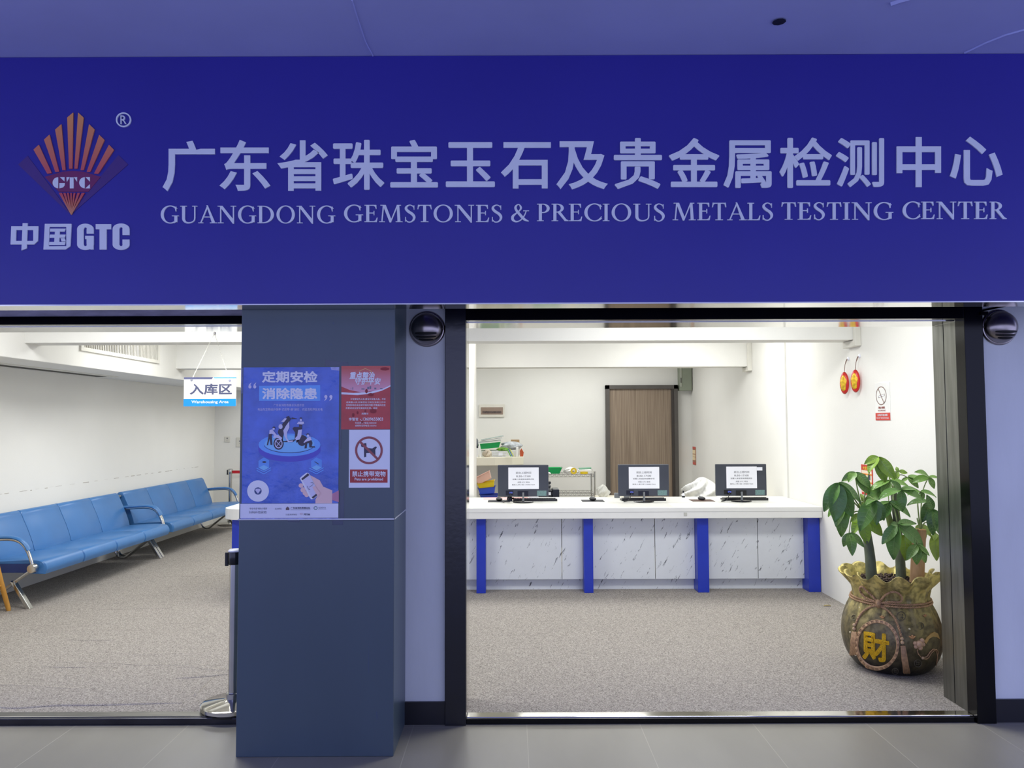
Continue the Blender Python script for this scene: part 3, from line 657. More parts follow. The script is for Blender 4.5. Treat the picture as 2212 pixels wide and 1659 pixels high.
wr(p4, 'panel_lettering', PW, 'Pets are prohibited', (766, 1032, 827.5, 1039.5), 2, bold=.02, mb=m)

# ================================================================ RECEPTION COUNTER
CT = .818
ctr = thing('reception_counter', 'long white reception counter with marbled front panels and blue uprights', 'counter', (0, 3.2, FZ))
LAM = M('white_laminate', (236, 236, 230), .28, var=.02); UPB = M('blue_upright', (32, 56, 178), .35, var=.06)
m = MB()
outl = [(2.846, 2.93), (2.846, 3.96), (-2.3, 3.96)] + [(-2.45 + .25 * math.cos(a), 3.71 + .25 * math.sin(a)) for a in [PI / 2 + PI * k / 16 for k in range(1, 8)]] + [(-2.5 + .2 * math.cos(a), 3.13 + .2 * math.sin(a)) for a in [PI + PI * k / 16 for k in range(1, 9)]]
m.prism([(x, y, 0) for x, y in outl], (0, 0, .718), (0, 0, CT))
obj('worktop', m, LAM, ctr, bevel=.004)
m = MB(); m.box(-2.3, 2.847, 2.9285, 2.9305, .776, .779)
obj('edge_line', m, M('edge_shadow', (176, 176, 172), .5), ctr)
obj('kick_board', MB().box(-2.4, 2.846, 3.16, 3.18, FZ, .15), mat_marble(), ctr)
MAR = mat_marble()
for x0, x1 in ((-2.42, -1.5), (-1.5, -.98), (-.88, -.335), (-.25, .46), (.463, .66), (.745, 1.335), (1.338, 1.71), (1.815, 2.3), (2.303, 2.735)):
    obj('front_panel', MB().box(x0 + .0015, x1 - .0015, 3.10, 3.125, .135, .718), MAR, ctr, bevel=.001)
for x0, x1 in ((-2.6, -2.42), (-.98, -.88), (-.335, -.25), (.66, .745), (1.71, 1.815), (2.735, 2.845)):
    obj('upright', MB().box(x0, x1, 2.995, 3.2, FZ, .718), UPB, ctr, bevel=.003)
obj('back_panel', MB().box(-2.4, 2.846, 3.90, 3.92, .3, .718), LAM, ctr)
obj('socket_plate', MB().box(1.573, 1.603, 2.924, 2.932, .742, .772), M('socket_grey', (196, 196, 186), .4), ctr, bevel=.001)

# ================================================================ MONITORS AND WHAT STANDS WITH THEM
MBK = M('monitor_black', (58, 62, 72), .42, var=.08, bump=.03, bs=200); MGL = M('monitor_gloss', (20, 21, 26), .18); GREYP = M('grey_plastic', (120, 124, 128), .4)
mon = thing('monitor', 'black monitor seen from behind, on counter above pink papers', 'monitor', (.106, 3.43, CT), 'monitors along the counter', world=False)
obj('casing', MB().box(-.25, .25, -.012, .018, .058, .368), MBK, mon, bevel=.006)
obj('screen', MB().box(-.24, .24, .018, .0195, .068, .358), M('screen_off', (8, 8, 10), .12), mon)
obj('stand_recess', MB().box(-.055, .05, -.0135, -.0115, .062, .112), MGL, mon, bevel=.001)
nk = MB(); nk.tube([(-.0, -.018, .098), (0, -.026, .06), (0, -.02, .012)], [.017, .015, .02], 10, flat=.6)
obj('stand_neck', nk, GREYP, mon, smooth='auto')
obj('stand_base', MB().lathe([(.100, 0), (.102, .006), (.094, .011), (.03, .016)], (0, -.01, 0), 36, fn=lambda r, z, a, i: (r * (1 - .22 * abs(math.sin(a))), z)), MGL, mon, smooth='auto')
obj('port_recess', MB().box(-.172, -.098, -.0135, -.0115, .072, .118), MGL, mon, bevel=.001)
obj('port_plug', MB().box(-.135, -.105, -.032, -.012, .09, .106), M('plug_blue', (78, 92, 190), .4), mon, bevel=.003)
obj('spec_label', MB().box(.136, .228, -.0132, -.0118, .066, .116), M('spec_green', (104, 134, 132), .4, var=.2, vs=90), mon)
cb = MB(); cb.tube(catmull([(-.12, -.032, .098), (-.135, -.05, .06), (-.165, -.06, .02), (-.2, -.03, .006), (-.16, .06, .005), (-.02, .09, .005)]), .004, 6)
obj('cable', cb, MGL, mon, smooth=True)
mon2 = dup(mon, (1.292, 3.43, CT), .0, 'black monitor seen from behind, on counter in front of the wooden door')
mon3 = dup(mon, (2.252, 3.43, CT), .0, 'black monitor with small white sticker, on counter beside the white plastic bag')
obj('sticker', MB().box(.155, .21, -.0135, -.012, .305, .338), PW, mon3)
for par, lb in ((mon, 'white opening-hours sheet taped to monitor above the pink papers'), (mon2, 'white opening-hours sheet taped to monitor in front of wooden door'), (mon3, 'white opening-hours sheet taped to monitor with the small sticker')):
    L = par.location
    nt_ = thing('paper_notice', lb, 'notice', (L.x, L.y - .0125, L.z + .132), 'sheets taped to the monitors', world=False)
    x0, x1, z0, z1 = -.146, .154, 0, .212
    obj('sheet', MB().box(x0, x1, -.0016, -.0004, z0, z1), M('sheet_white', (240, 241, 246), .5, var=.01), nt_)
    def bf(u0, v0, u1, v1): return lambda u, v: Vector((x0 + (x1 - x0) * (u0 + (u1 - u0) * u), -.0022, z1 - (z1 - z0) * (v1 + (v0 - v1) * v)))
    m = MB()
    for s_, b in (('前台上班时间', (.25, .20, .75, .30)), ('8:30-17:00', (.26, .37, .73, .45)), ('如需入库或咨询请移步到', (.14, .51, .84, .58)), ('龙园 GTC 前台', (.30, .65, .70, .72)), ('联系人:李小姐 13928017564', (.12, .77, .87, .83))):
        write_box(m, s_, bf(*b), bold=.008)
    obj('lettering', m, M('sheet_ink', (92, 92, 98), .5), nt_)

KB = M('key_black', (34, 35, 40), .45)
def keyboard(x, y, lb, rz):
    t = thing('keyboard', lb, 'keyboard', (x, y, CT), 'keyboards behind the monitors', world=False); t.rotation_euler = (0, 0, rz)
    m = MB(); m.prism([(-.22, -.075, 0), (-.22, .075, 0), (-.22, .075, .012), (-.22, -.075, .026)], (0, 0, 0), (.44, 0, 0)); obj('tray', m, KB, t, bevel=.003)
    k = MB()
    for r in range(5):
        for c in range(17):
            yy = -.062 + r * .027; xx = -.205 + c * .0243; zz = .0255 - (yy + .075) / .15 * .014
            k.box(xx, xx + .02, yy, yy + .022, zz, zz + .007)
    obj('keys', k, MGL, t)
    return t
def mouse(x, y, z, lb, rz):
    m = MB()
    m.grid(lambda u, v: (.031 * math.sin(PI * v) * math.cos(2 * PI * u) * (1 - .1 * math.sin(2 * PI * u)), .055 * math.sin(PI * v) * math.sin(2 * PI * u), .017 + .019 * math.cos(PI * v) if math.cos(PI * v) > 0 else .017 + .017 * math.cos(PI * v)), 16, 10)
    t = thing('mouse', lb, 'mouse', (x, y, z), 'computer mice on the counter', world=False); t.rotation_euler = (0, 0, rz)
    obj('shell', m, KB, t, smooth=True)
    obj('scroll_wheel', MB().lathe([(.008, -.003), (.0085, 0), (.008, .003)], (0, .03, .031), 12, 'x'), GREYP, t)
    return t
where = ('by the pink papers', 'before the wooden door', 'beside the white plastic bag')
MAT = M('mat_black', (44, 46, 52), .7); MATB = M('mat_brown', (88, 66, 58), .7)
for (mx, w_, kx, mo) in ((.106, where[0], .12, -.11), (1.292, where[1], .02, -.36), (2.252, where[2], .08, -.23)):
    keyboard(mx + kx, 3.60, 'black keyboard behind the monitor ' + w_, .02)
    cx = mx + mo - .12
    m = MB(); m.box(cx - .12, cx + .1, 3.45, 3.64, CT + .0003, CT + .0035)
    single('mouse_mat', m, MATB if mx > 2 else MAT, ('brown' if mx > 2 else 'black') + ' mouse mat on counter next to the monitor ' + w_, 'mouse mat', 'mouse mats on the counter', bevel=.001)
    mouse(cx - .01, 3.56, CT + .0036, 'dark mouse on the mat next to the monitor ' + w_, .3)
# second device behind the first monitor: a small handset cradle
t = thing('handset_cradle', 'small black handset cradle between keyboard and first monitor stand', 'cradle', (-.03, 3.575, CT), world=False)
m = MB(); m.prism([(-.03, -.02, 0), (.03, -.02, 0), (.018, -.005, .09), (-.012, -.005, .09)], (0, 0, 0), (0, .03, 0)); obj('stand', m, MGL, t, bevel=.003)
obj('clip_head', MB().box(-.02, .022, -.03, .01, .09, .115), GREYP, t, bevel=.004)
# papers on the counter
def sheet(x0, y0, x1, y1, rz, col, lb, z=0., nm='document'):
    cx, cy = (x0 + x1) / 2, (y0 + y1) / 2; ca, sa = math.cos(rz), math.sin(rz)
    pts = [(cx + ca * dx - sa * dy, cy + sa * dx + ca * dy, CT + z) for dx, dy in ((x0 - cx, y0 - cy), (x1 - cx, y0 - cy), (x1 - cx, y1 - cy), (x0 - cx, y1 - cy))]
    m = MB(); m.prism(pts, (0, 0, .0003), (0, 0, .0022)); return single(nm, m, col, lb, 'paper')
PPINK = M('paper_pink', (244, 186, 186), .6); PCR = M('paper_cream', (246, 224, 182), .6); PWH = M('paper_white', (240, 240, 236), .6, var=.03); PIV = M('paper_ivory', (244, 243, 236), .6, var=.015)
sheet(-.30, 3.72, .02, 3.94, .05, PPINK, 'pink document under the stacked trays at the back of counter')
sheet(-.02, 3.71, .17, 3.92, .12, M('paper_rose', (236, 150, 150), .6), 'rose form sheet behind the first monitor stand')
sheet(-.06, 3.66, .06, 3.70, .1, PCR, 'cream slip at the front of rose form sheet')
sheet(.42, 2.99, .74, 3.2, -.03, PIV, 'printed table form taped to counter between the first two monitors')
g_ = sheet(.52, 3.22, .86, 3.43, .06, PIV, 'blank white sheet on counter behind the printed table form')
sheet(1.50, 3.02, 1.82, 3.26, -.05, PIV, 'white sheet on counter right of the middle monitor stand')
sheet(1.86, 3.04, 2.1, 3.3, .15, PIV, 'white sheet on counter before the third monitor')
m = MB()
for r in (3.0, 3.05, 3.1, 3.15): m.box(.46, .7, r, r + .003, CT + .0024, CT + .0027)
for c in (.46, .58, .7): m.box(c, c + .003, 3.0, 3.153, CT + .0024, CT + .0027)
fo = [o for o in COL.objects if o.get('label', '').startswith('printed table form')][0]
ORG[fo.name] = fo.location.copy(); obj('table_lines', m, M('line_grey', (150, 150, 150), .6), fo)
m = MB().lathe([(.016, 0), (.017, .004), (.016, .035), (.007, .045), (.006, .06)], (1.765, 3.8, CT), 14)
t = thing('ink_bottle', 'small white bottle with black cap standing on counter by plastic bag', 'bottle', (1.765, 3.8, CT))
obj('bottle_body', m, PW, t, smooth='auto'); obj('cap', MB().lathe([(.008, .055), (.008, .075)], (1.765, 3.8, CT), 12), MGL, t)
obj('label_band', MB().lathe([(.0172, .008), (.0172, .024)], (1.765, 3.8, CT), 14, caps=False), MGL, t)
for x, y, lb in ((1.06, 3.84, 'small grey charger block behind the middle keyboard'), (1.16, 3.84, 'blue-grey card reader behind the middle keyboard')):
    single('charger_block', MB().box(x, x + .055, y, y + .04, CT, CT + .05), GREYP, lb, 'charger', bevel=.004)
t = thing('desk_calendar', 'white slotted card holder behind the first monitor stand', 'card holder', (.21, 3.84, CT))
obj('case', MB().box(.17, .27, 3.82, 3.86, CT, CT + .08), PW, t, bevel=.003)
for k in range(5): obj('slot', MB().box(.183 + k * .016, .190 + k * .016, 3.8185, 3.8205, CT + .02, CT + .06), GREYP, t)

# ================================================================ BACK OF THE RECEPTION
IVORY = M('ivory_shelf', (232, 226, 206), .5, var=.02)
m = MB()
ol = [(-1.1, 7.98), (.165, 7.98), (.165, 7.16), (.0, 7.04), (-.25, 6.96), (-.6, 6.92), (-1.1, 6.92)]
m.prism([(x, y, 0) for x, y in ol], (0, 0, .985), (0, 0, 1.105))
shelf = single('wall_shelf', m, IVORY, 'thick ivory curved shelf piled with office clutter above the coloured trays', 'shelf', bevel=.008)
SH = 1.106
def tray(cx, cy, cz, wx, wy, h, col, lb, nm='tray', group=None, tilt=(0, 0, 0), t_=.006):
    "open plastic tray: sloped walls with a rim, in its own frame"
    m = MB(); a = .82
    o = [(-wx / 2, -wy / 2), (wx / 2, -wy / 2), (wx / 2, wy / 2), (-wx / 2, wy / 2)]
    vs = [(x * a, y * a, 0) for x, y in o] + [(x, y, h) for x, y in o] + [(x + math.copysign(.012, x), y + math.copysign(.012, y), h) for x, y in o] + [(x * .97, y * .97, h) for x, y in o] + [(x * a * .96, y * a * .96, t_) for x, y in o]
    fs = [(3, 2, 1, 0)]
    for i in range(4):
        j = (i + 1) % 4
        fs += [(i, j, 4 + j, 4 + i), (4 + i, 4 + j, 8 + j, 8 + i), (8 + i, 8 + j, 12 + j, 12 + i), (12 + i, 12 + j, 16 + j, 16 + i)]
    fs.append((16, 17, 18, 19)); m.add(vs, fs)
    o_ = obj(nm, m, col, None, bevel=.002); o_.location = (cx, cy, cz); o_.rotation_euler = tilt
    return tag(o_, lb, 'tray', group)
GREEN = M('green_plastic', (20, 168, 92), .35, var=.05); YEL = M('yellow_plastic', (232, 200, 30), .35); BLU = M('blue_plastic', (58, 84, 200), .35); PNK = M('pink_plastic', (222, 180, 164), .4)
# clutter on the shelf
t = thing('desk_phone', 'dark grey desk phone standing on end at the post side of shelf', 'phone', (-.55, 7.1, SH))
obj('phone_body', MB().box(-.60, -.50, 7.05, 7.15, SH + .0, SH + .25), M('phone_grey', (72, 78, 96), .45), t, bevel=.01)
obj('handset', MB().box(-.59, -.502, 7.0, 7.05, SH + .16, SH + .27), GREYP, t, bevel=.012)
single('white_box', MB().box(-.565, -.49, 6.945, 6.995, SH, SH + .13), PWH, 'small white carton at the foot of the desk phone', 'box', bevel=.003)
m = MB(); m.prism([(-.475, 7.0, SH + .0), (-.445, 7.0, SH + .0), (-.48, 7.0, SH + .2), (-.49, 7.0, SH + .2)], (0, 0, 0), (0, .2, 0))
single('leaning_papers', m, PWH, 'white papers leaning beside the desk phone on shelf', 'paper')
tray(-.34, 7.45, SH + .115, .34, .3, .075, GREEN, 'green plastic tray lying on the shelf clutter beneath folders', tilt=(0, -.09, 0))
single('carton', MB().box(-.47, -.20, 7.34, 7.6, SH, SH + .085), M('carton_grey', (206, 206, 200), .7), 'plain carton beneath the green tray on shelf', 'box')
for k, (dz, rz) in enumerate(((.19, -.10), (.215, -.14), (.245, -.18))):
    m = MB(); m.box(-.17, .17, -.12, .12, 0, .012)
    o = obj('folder', m, M('folder_grey%d' % k, ((196, 202, 200), (222, 224, 222), (176, 190, 186))[k], .5), None, bevel=.002); o.location = (-.34 + k * .02, 7.42, SH + dz + .02); o.rotation_euler = (0, rz, .05)
    tag(o, ('pale grey folder resting directly on the green tray', 'white folder in the middle of folder pile on shelf', 'grey-green folder on top of folder pile on shelf')[k], 'folder', 'folders piled on the shelf')
def bag(c, r, m_, lb, nm='plastic_bag', seed=1, amp=.16, cat='bag', group=None, tip=0., parent=None):
    rnd = random.Random(seed); ph = [(rnd.uniform(2, 7), rnd.uniform(0, 6.3), rnd.uniform(1, 4)) for _ in range(7)]
    def f(u, v):
        th = PI * v; a = 2 * PI * u
        d = 1 + amp * .22 * math.sin(13 * a + 5 * th) * math.sin(th) + amp * .12 * math.sin(23 * a - 7 * th) + sum(amp / 3 * math.sin(round(k) * a + p + q_ * th * 2) for k, p, q_ in ph) * math.sin(th)
        z = math.cos(th)
        k2 = 1 - tip * max(0, z) ** 1.5
        zz = z * r[2] * (1 + tip * .5 * max(0, z))
        if zz < -r[2] * .8: zz = -r[2] * .8
        return (c[0] + r[0] * d * math.sin(th) * math.cos(a) * k2, c[1] + r[1] * d * math.sin(th) * math.sin(a) * k2, c[2] + r[2] * .8 + zz)
    m = MB().grid(f, 72, 30)
    return single(nm, m, m_, lb, cat, group, smooth=True)
FILM = M('plastic_film_white', (238, 238, 234), .2, spec=.7, var=.06, bump=1.0, bs=9, alpha=.86)
FILMG = M('plastic_film_silver', (180, 186, 190), .2, spec=.8, var=.4, vs=16, bump=1.0, bs=14)
bag((-.01, 7.35, SH + .100), (.15, .12, .066), FILMG, 'silver plastic bag lying on top of the shelf clutter', seed=3)
single('cardboard_box', MB().box(-.02, .11, 7.62, 7.8, SH, SH + .235), M('cardboard', (172, 142, 104), .8), 'brown cardboard box at the back of shelf behind silver bag', 'box', bevel=.003)
single('carton', MB().box(-.10, .10, 7.24, 7.5, SH, SH + .097), M('carton_white', (226, 226, 222), .7), 'white carton under the silver bag on shelf', 'box', bevel=.002)
# wire basket
t = thing('wire_basket', 'small white wire basket with card label at the front of shelf', 'basket', (-.19, 7.12, SH))
m = MB()
for z in (.004, .03, .055, .08):
    s_ = .88 + .12 * z / .08
    q4 = [(-.19 + sx * .11 * s_, 7.12 + sy * .07 * s_, SH + z) for sx, sy in ((-1, -1), (1, -1), (1, 1), (-1, 1), (-1, -1))]
    m.tube(q4, .003, 5)
for k in range(13):
    x = -.285 + k * .0155; m.tube([(x, 7.055, SH + .004), (x, 7.05, SH + .08)], .002, 4); m.tube([(x, 7.185, SH + .004), (x, 7.19, SH + .08)], .002, 4)
obj('wires', m, PW, t); obj('card_label', MB().box(-.2, -.14, 7.044, 7.047, SH + .02, SH + .065), PW, t)
bag((-.365, 7.06, SH), (.05, .05, .06), M('pouch_beige', (208, 196, 176), .6, var=.2), 'beige pouch between white carton and wire basket on shelf', nm='pouch', seed=8, amp=.5)
bag((-.14, 7.13, SH + .084), (.085, .06, .03), M('green_net', (98, 150, 44), .5, var=.4, vs=30, bump=.5), 'green net bag lying on the wire basket', seed=5, nm='net_bag')
for k, (dx, c_) in enumerate(((0, (92, 176, 60)), (.022, (66, 120, 190)), (.040, (210, 214, 90)))):
    m = MB(); m.tube([(-.075 + dx, 6.995, SH + .115), (-.02 + dx, 6.995, SH + .008)], .008, 6)
    single('lanyard_roll', m, M('strap_%d' % k, c_, .5), ('green', 'blue', 'yellow')[k] + ' strap draped over the shelf front beside wire basket', 'strap', 'straps on the shelf')
single('white_box', MB().box(.055, .09, 7.10, 7.2, SH, SH + .14), PWH, 'narrow white carton beside the orange wedge on shelf', 'box', bevel=.003)
m = MB(); m.prism([(.115, 7.17, SH + .001), (.16, 7.17, SH + .001), (.17, 7.17, SH + .06), (.135, 7.17, SH + .12), (.112, 7.17, SH + .08)], (0, 0, 0), (0, .1, 0))
single('orange_wedge', m, M('orange_wedge', (190, 84, 44), .5), 'orange-brown wedge-shaped case at the far end of shelf', 'case', bevel=.004)
# coloured trays below the shelf, on the low cabinet's counter side
XB = -.46
single('side_desk', MB().box(-.4, .62, 4.58, 5.1, FZ, .70), IVORY, 'low ivory side desk behind the counter carrying the coloured trays', 'desk', bevel=.006)
zt = .702
tray(-.27, 4.80, zt, .21, .2, .075, M('navy_plastic', (40, 60, 160), .35), 'dark blue plastic tray at the bottom of the tray stack', group='stacked plastic trays')
tray(-.29, 4.80, zt + .082, .2, .19, .075, BLU, 'bright blue plastic tray second from the bottom of stack', group='stacked plastic trays', tilt=(0, -.10, 0))
tray(-.295, 4.80, zt + .143, .2, .19, .075, YEL, 'yellow plastic tray between blue and pink trays', group='stacked plastic trays', tilt=(0, -.18, 0))
tray(-.315, 4.80, zt + .225, .19, .18, .085, PNK, 'pink plastic tray tilted on top of the tray stack', group='stacked plastic trays', tilt=(0, -.45, 0))
# printer
t = thing('printer', 'black printer with side ink tank behind the first monitor', 'printer', (.33, 4.8, .702))
px0, px1 = .20, .50
obj('printer_base', MB().box(px0, px1 - .045, 4.65, 5.0, .702, .83), M('printer_black', (30, 33, 40), .4), t, bevel=.008)
obj('scanner_lid', MB().box(px0, px1 - .06, 4.68, 5.0, .855, .885), M('printer_dark', (46, 50, 56), .35), t, bevel=.006)
obj('output_slot', MB().box(px0 + .01, px1 - .07, 4.70, 5.0, .83, .855), GREYP, t)
obj('paper_feed', MB().box(px0 + .08, px1 - .05, 4.85, 4.98, .885, .912), KB, t, bevel=.004)
obj('ink_tank', MB().box(px1 - .045, px1 + .035, 4.62, 4.85, .702, .845), M('tank_navy', (24, 30, 44), .25), t, bevel=.012)
obj('white_label', MB().box(px1 - .115, px1 - .06, 4.6485, 4.651, .775, .808), PW, t)
# chrome wire rack
CHR = M('chrome', (190, 190, 188), .18, 1.0, var=.08)
t = thing('wire_rack', 'chrome wire rack with two shelves against back wall beside the wooden door', 'rack', (.86, 7.1, FZ))
X0, X1, Y0, Y1 = -.1, 1.165, 6.75, 7.2
for x in (X0, X1):
    for y in (Y0, Y1):
        m = MB(); m.tube([(x, y, FZ), (x, y, .90)], .0125, 10); m.tube([(x, y, .90), (x, y, .91)], .015, 10); obj('post', m, CHR, t, smooth='auto')
for z in (.865, .60, .2):
    m = MB()
    for y in (Y0, Y1):
        m.tube([(X0, y, z), (X1, y, z)], .004, 6); m.tube([(X0, y, z - .03), (X1, y, z - .03)], .004, 6)
        n = 40; m.tube([(X0 + (X1 - X0) * k / n, y, z - (.03 if k % 2 else 0)) for k in range(n + 1)], .0025, 4)
    for x in (X0, X1): m.tube([(x, Y0, z), (x, Y1, z)], .004, 6); m.tube([(x, Y0, z - .03), (x, Y1, z - .03)], .004, 6)
    for k in range(1, 44): x = X0 + (X1 - X0) * k / 44; m.tube([(x, Y0, z + .003), (x, Y1, z + .003)], .002, 4)
    obj('wire_shelf', m, CHR, t)
RZ = .871
tray(.51, 6.96, RZ, .40, .26, .085, GREEN, 'green plastic tray on top of the chrome wire rack')
bag((.835, 6.88, RZ), (.095, .09, .05), FILM, 'clear plastic bag on the wire rack around the yellow tape roll', seed=11, amp=.3, tip=.3)
def roll(c, r0, r1, w_, m_, lb, ax, rot=(0, 0, 0)):
    m = MB().lathe([(r1, -w_ / 2), (r0, -w_ / 2), (r0, w_ / 2), (r1, w_ / 2), (r1, -w_ / 2)], (0, 0, 0), 24, ax, caps=False)
    o = obj('tape_roll', m, m_, None, smooth='auto'); o.location = c; return tag(o, lb, 'tape roll', 'yellow tape rolls on the rack')
roll((.87, 6.765, RZ + .045), .045, .02, .03, YEL, 'yellow tape roll standing upright on wire rack', 'y')
roll((1.02, 6.80, RZ + .016), .055, .035, .03, YEL, 'yellow tape roll lying flat at the end of wire rack', 'z')
single('document_pile', MB().box(.955, 1.14, 6.88, 7.15, RZ, RZ + .05), PWH, 'pile of white and green documents at the end of wire rack', 'paper', bevel=.003)
m = MB(); m.tube([(.96, 6.95, RZ + .066), (1.14, 7.0, RZ + .072)], .014, 8)
single('paper_tube', m, M('tube_green', (120, 168, 140), .5), 'pale green rolled sheet on the document pile of wire rack', 'paper')
bag((.50, 6.76, RZ), (.04, .03, .018), PWH, 'small crumpled white paper in front of the rack\'s green tray', nm='crumpled_paper', seed=4, cat='paper')
# white bags behind the counter
single('box_stack', MB().box(1.02, 1.42, 5.05, 5.4, FZ, .70), IVORY, 'ivory carton behind the counter below the small plastic bag', 'box', bevel=.004)
bag((1.10, 5.2, .702), (.07, .07, .075), M('thin_film', (232, 232, 226), .2, var=.06, bump=1.0, bs=10, alpha=.75), 'small crumpled clear bag behind the counter beside the wire rack', seed=21, amp=.28, tip=.35)
single('side_table', MB().box(1.9, 2.82, 4.15, 4.6, FZ, .70), IVORY, 'low ivory cabinet behind the counter below the large plastic bag', 'cabinet', bevel=.004)
bag((2.11, 4.4, .702), (.19, .14, .145), FILM, 'large knotted white plastic bag behind the counter beside the third monitor', seed=33, amp=.3, tip=.4)
# wall fittings
t = thing('switchboard', 'white switchboard with smoked window on back wall above the shelf', 'switchboard', (-.33, YB - .03, 1.69))
obj('cover', MB().box(-.525, -.12, YB - .028, YB, 1.695, 1.895), M('box_ivory', (222, 218, 206), .4), t, bevel=.004)
obj('window', MB().box(-.495, -.145, YB - .032, YB - .027, 1.735, 1.85), M('smoked_window', (150, 130, 114), .2), t, bevel=.002)
obj('breaker_row', MB().box(-.47, -.17, YB - .036, YB - .03, 1.755, 1.79), M('breaker_dark', (92, 78, 72), .4, var=.5, vs=60), t)
t = thing('meter_box', 'grey-green metal meter box hanging under the beam beside the door', 'box', (2.74, YB - .1, 2.09))
obj('case', MB().box(2.64, 2.835, YB - .14, YB, 2.10, 2.5), M('box_green_grey', (142, 150, 132), .45, var=.05), t, bevel=.004)
obj('side_channel', MB().box(2.645, 2.675, YB - .152, YB - .14, 2.16, 2.5), M('channel_grey', (168, 172, 158), .4), t, bevel=.003)
obj('latch', MB().box(2.655, 2.668, YB - .158, YB - .152, 2.22, 2.30), M('latch_dark', (70, 72, 66), .4), t)
# cable trunking at the beam ends
for yb, zb, n in ((2.1, 2.272, 'front'), (4.95, 2.262, 'rear')):
    m = MB(); m.box(XR - .05, XR - .001, yb - .04, yb - .002, zb - .053, ZC - .001); m.box(XR - .049, XR - .001, yb - .0025, yb + .2, zb - .055, zb - .004)
    single('cable_trunking', m, M('trunking_white', (224, 222, 212), .4), 'white cable trunking bent around the ' + ('ceiling beam above the hanging charms' if n == 'front' else 'rear ceiling beam by the meter box'), 'cable trunking', 'cable trunking at the beam ends', bevel=.003)
# little calendar strip and wall card
def onwall(name, lb, cat, px0, py0, px1, py1, mm):
    a = onX(px0, py1, XR); b = onX(px1, py0, XR)
    t = thing(name, lb, cat, (XR, (a.y + b.y) / 2, a.z)); m = MB(); m.box(XR - .004, XR, a.y, b.y, a.z, b.z); obj('card', m, mm, t)
    return t, a, b
CRED = M('card_red', (206, 58, 44), .4, var=.05); CORG = M('card_orange', (236, 150, 50), .4)
t, a, b = onwall('wall_strip', 'narrow red and cream strip on side wall near the back corner', 'strip', 1496.5, 1005, 1504, 965, M('strip_tan', (176, 120, 92), .5))
a = Vector((a.x, min(a.y, b.y), min(a.z, b.z))); H = abs(onX(1500, 965, XR).z - onX(1500, 1005, XR).z); W = abs(onX(1496.5, 985, XR).y - onX(1504, 985, XR).y)
for k, (f0, f1, c) in enumerate(((.44, .56, 1), (.60, .80, 1), (.26, .42, 1), (.02, .14, 0), (.86, .98, 0))):
    obj('strip_print', MB().box(XR - .006, XR - .0045, a.y + W * .12, a.y + W * .88, a.z + H * f0, a.z + H * f1), PCR if c else CRED, t)
t, a, b = onwall('red_wall_card', 'red and orange picture card on side wall behind the plant leaves', 'card', 1861, 1072, 1887, 1003, CRED)
y0, y1 = sorted((a.y, b.y)); z0, z1 = sorted((a.z, b.z))
obj('card_print', MB().box(XR - .0055, XR - .0045, y0 + .01, y1 - .01, z0 + .02, z1 - .045), M('card_cream', (240, 226, 200), .5, var=.03), t)
for k in range(3): obj('card_bar', MB().box(XR - .0068, XR - .006, y0 + .008, y1 - .008, z0 + .03 + k * (z1 - z0) * .27, z0 + .042 + k * (z1 - z0) * .27), CORG, t)
for k in range(2):
    for q_ in range(2): obj('card_picture', MB().box(XR - .0068, XR - .006, y0 + (y1 - y0) * (.18 + .4 * q_), y0 + (y1 - y0) * (.38 + .4 * q_), z0 + .06 + k * (z1 - z0) * .27, z0 + .1 + k * (z1 - z0) * .27), INK, t)
def wf(y0, z0, y1, z1, x): return lambda u, v: Vector((x, y1 + (y0 - y1) * u, z0 + (z1 - z0) * v))
m = MB(); write_box(m, '大吉大利', wf(y0 + .03, z1 - .04, y1 - .03, z1 - .012, XR - .0055), bold=.03); obj('card_lettering', m, M('card_yellow', (246, 206, 60), .4), t)
# no-smoking sign on the side wall
a = onX(1893, 908, XR); b = onX(1922.5, 825, XR)
y0, y1 = sorted((a.y, b.y)); z0, z1 = sorted((a.z, b.z)); W = y1 - y0; H = z1 - z0
t = thing('no_smoking_sign', 'white no-smoking sign with red bottom panel on side wall above the plant', 'sign', (XR, (y0 + y1) / 2, z0))
obj('plate', MB().box(XR - .004, XR, y0, y1, z0, z1), M('sign_plate', (238, 238, 234), .35), t)
def sw(polys, lay, name, mm):
    m = MB()
    for k, p in enumerate(polys):
        pts = [(XR - .0045 - lay * .0005 - k * 2e-5, y1 - W * x, z0 + H * y) for x, y in p]; solid_flat(m, pts, [list(range(len(pts)))])
    return obj(name, m, mm, t)
SBR = M('sign_brown', (126, 92, 80), .4)
sw(ringq(.42, .655, .36, .25, .33, .228, n=30), 1, 'prohibition_ring', SBR)
sw(line([(.22, .865), (.62, .44)], .028), 2, 'prohibition_bar', SBR)
sw([[(.22, .60), (.66, .65), (.66, .705), (.22, .655)]], 1, 'cigarette_drawing', M('cig_grey', (150, 140, 130), .4))
sw([[(.25, .615), (.63, .655), (.63, .69), (.25, .648)]], 1.5, 'cigarette_paper', PW)
sw([rect(0, 0, 1, .2)], 1, 'red_panel', CRED)
def sf(u0, v0, u1, v1, l): return lambda u, v: Vector((XR - .0055 - l * .0005, y1 - W * (u0 + (u1 - u0) * u), z0 + H * (v0 + (v1 - v0) * v)))
m = MB(); write_box(m, '禁止吸烟', sf(.22, .31, .64, .37, 0), bold=.03); write_box(m, 'NO SMOKING', sf(.2, .24, .7, .28, 0), bold=.01); obj('ring_lettering', m, M('sign_red_ink', (150, 66, 60), .4), t)
m = MB(); write_box(m, '公共场所 禁止吸烟', sf(.14, .11, .82, .17, 1), bold=.02); write_box(m, 'DO NOT SMOKE IN PUBLIC', sf(.08, .04, .92, .08, 1), bold=.01); obj('panel_lettering', m, PW, t)
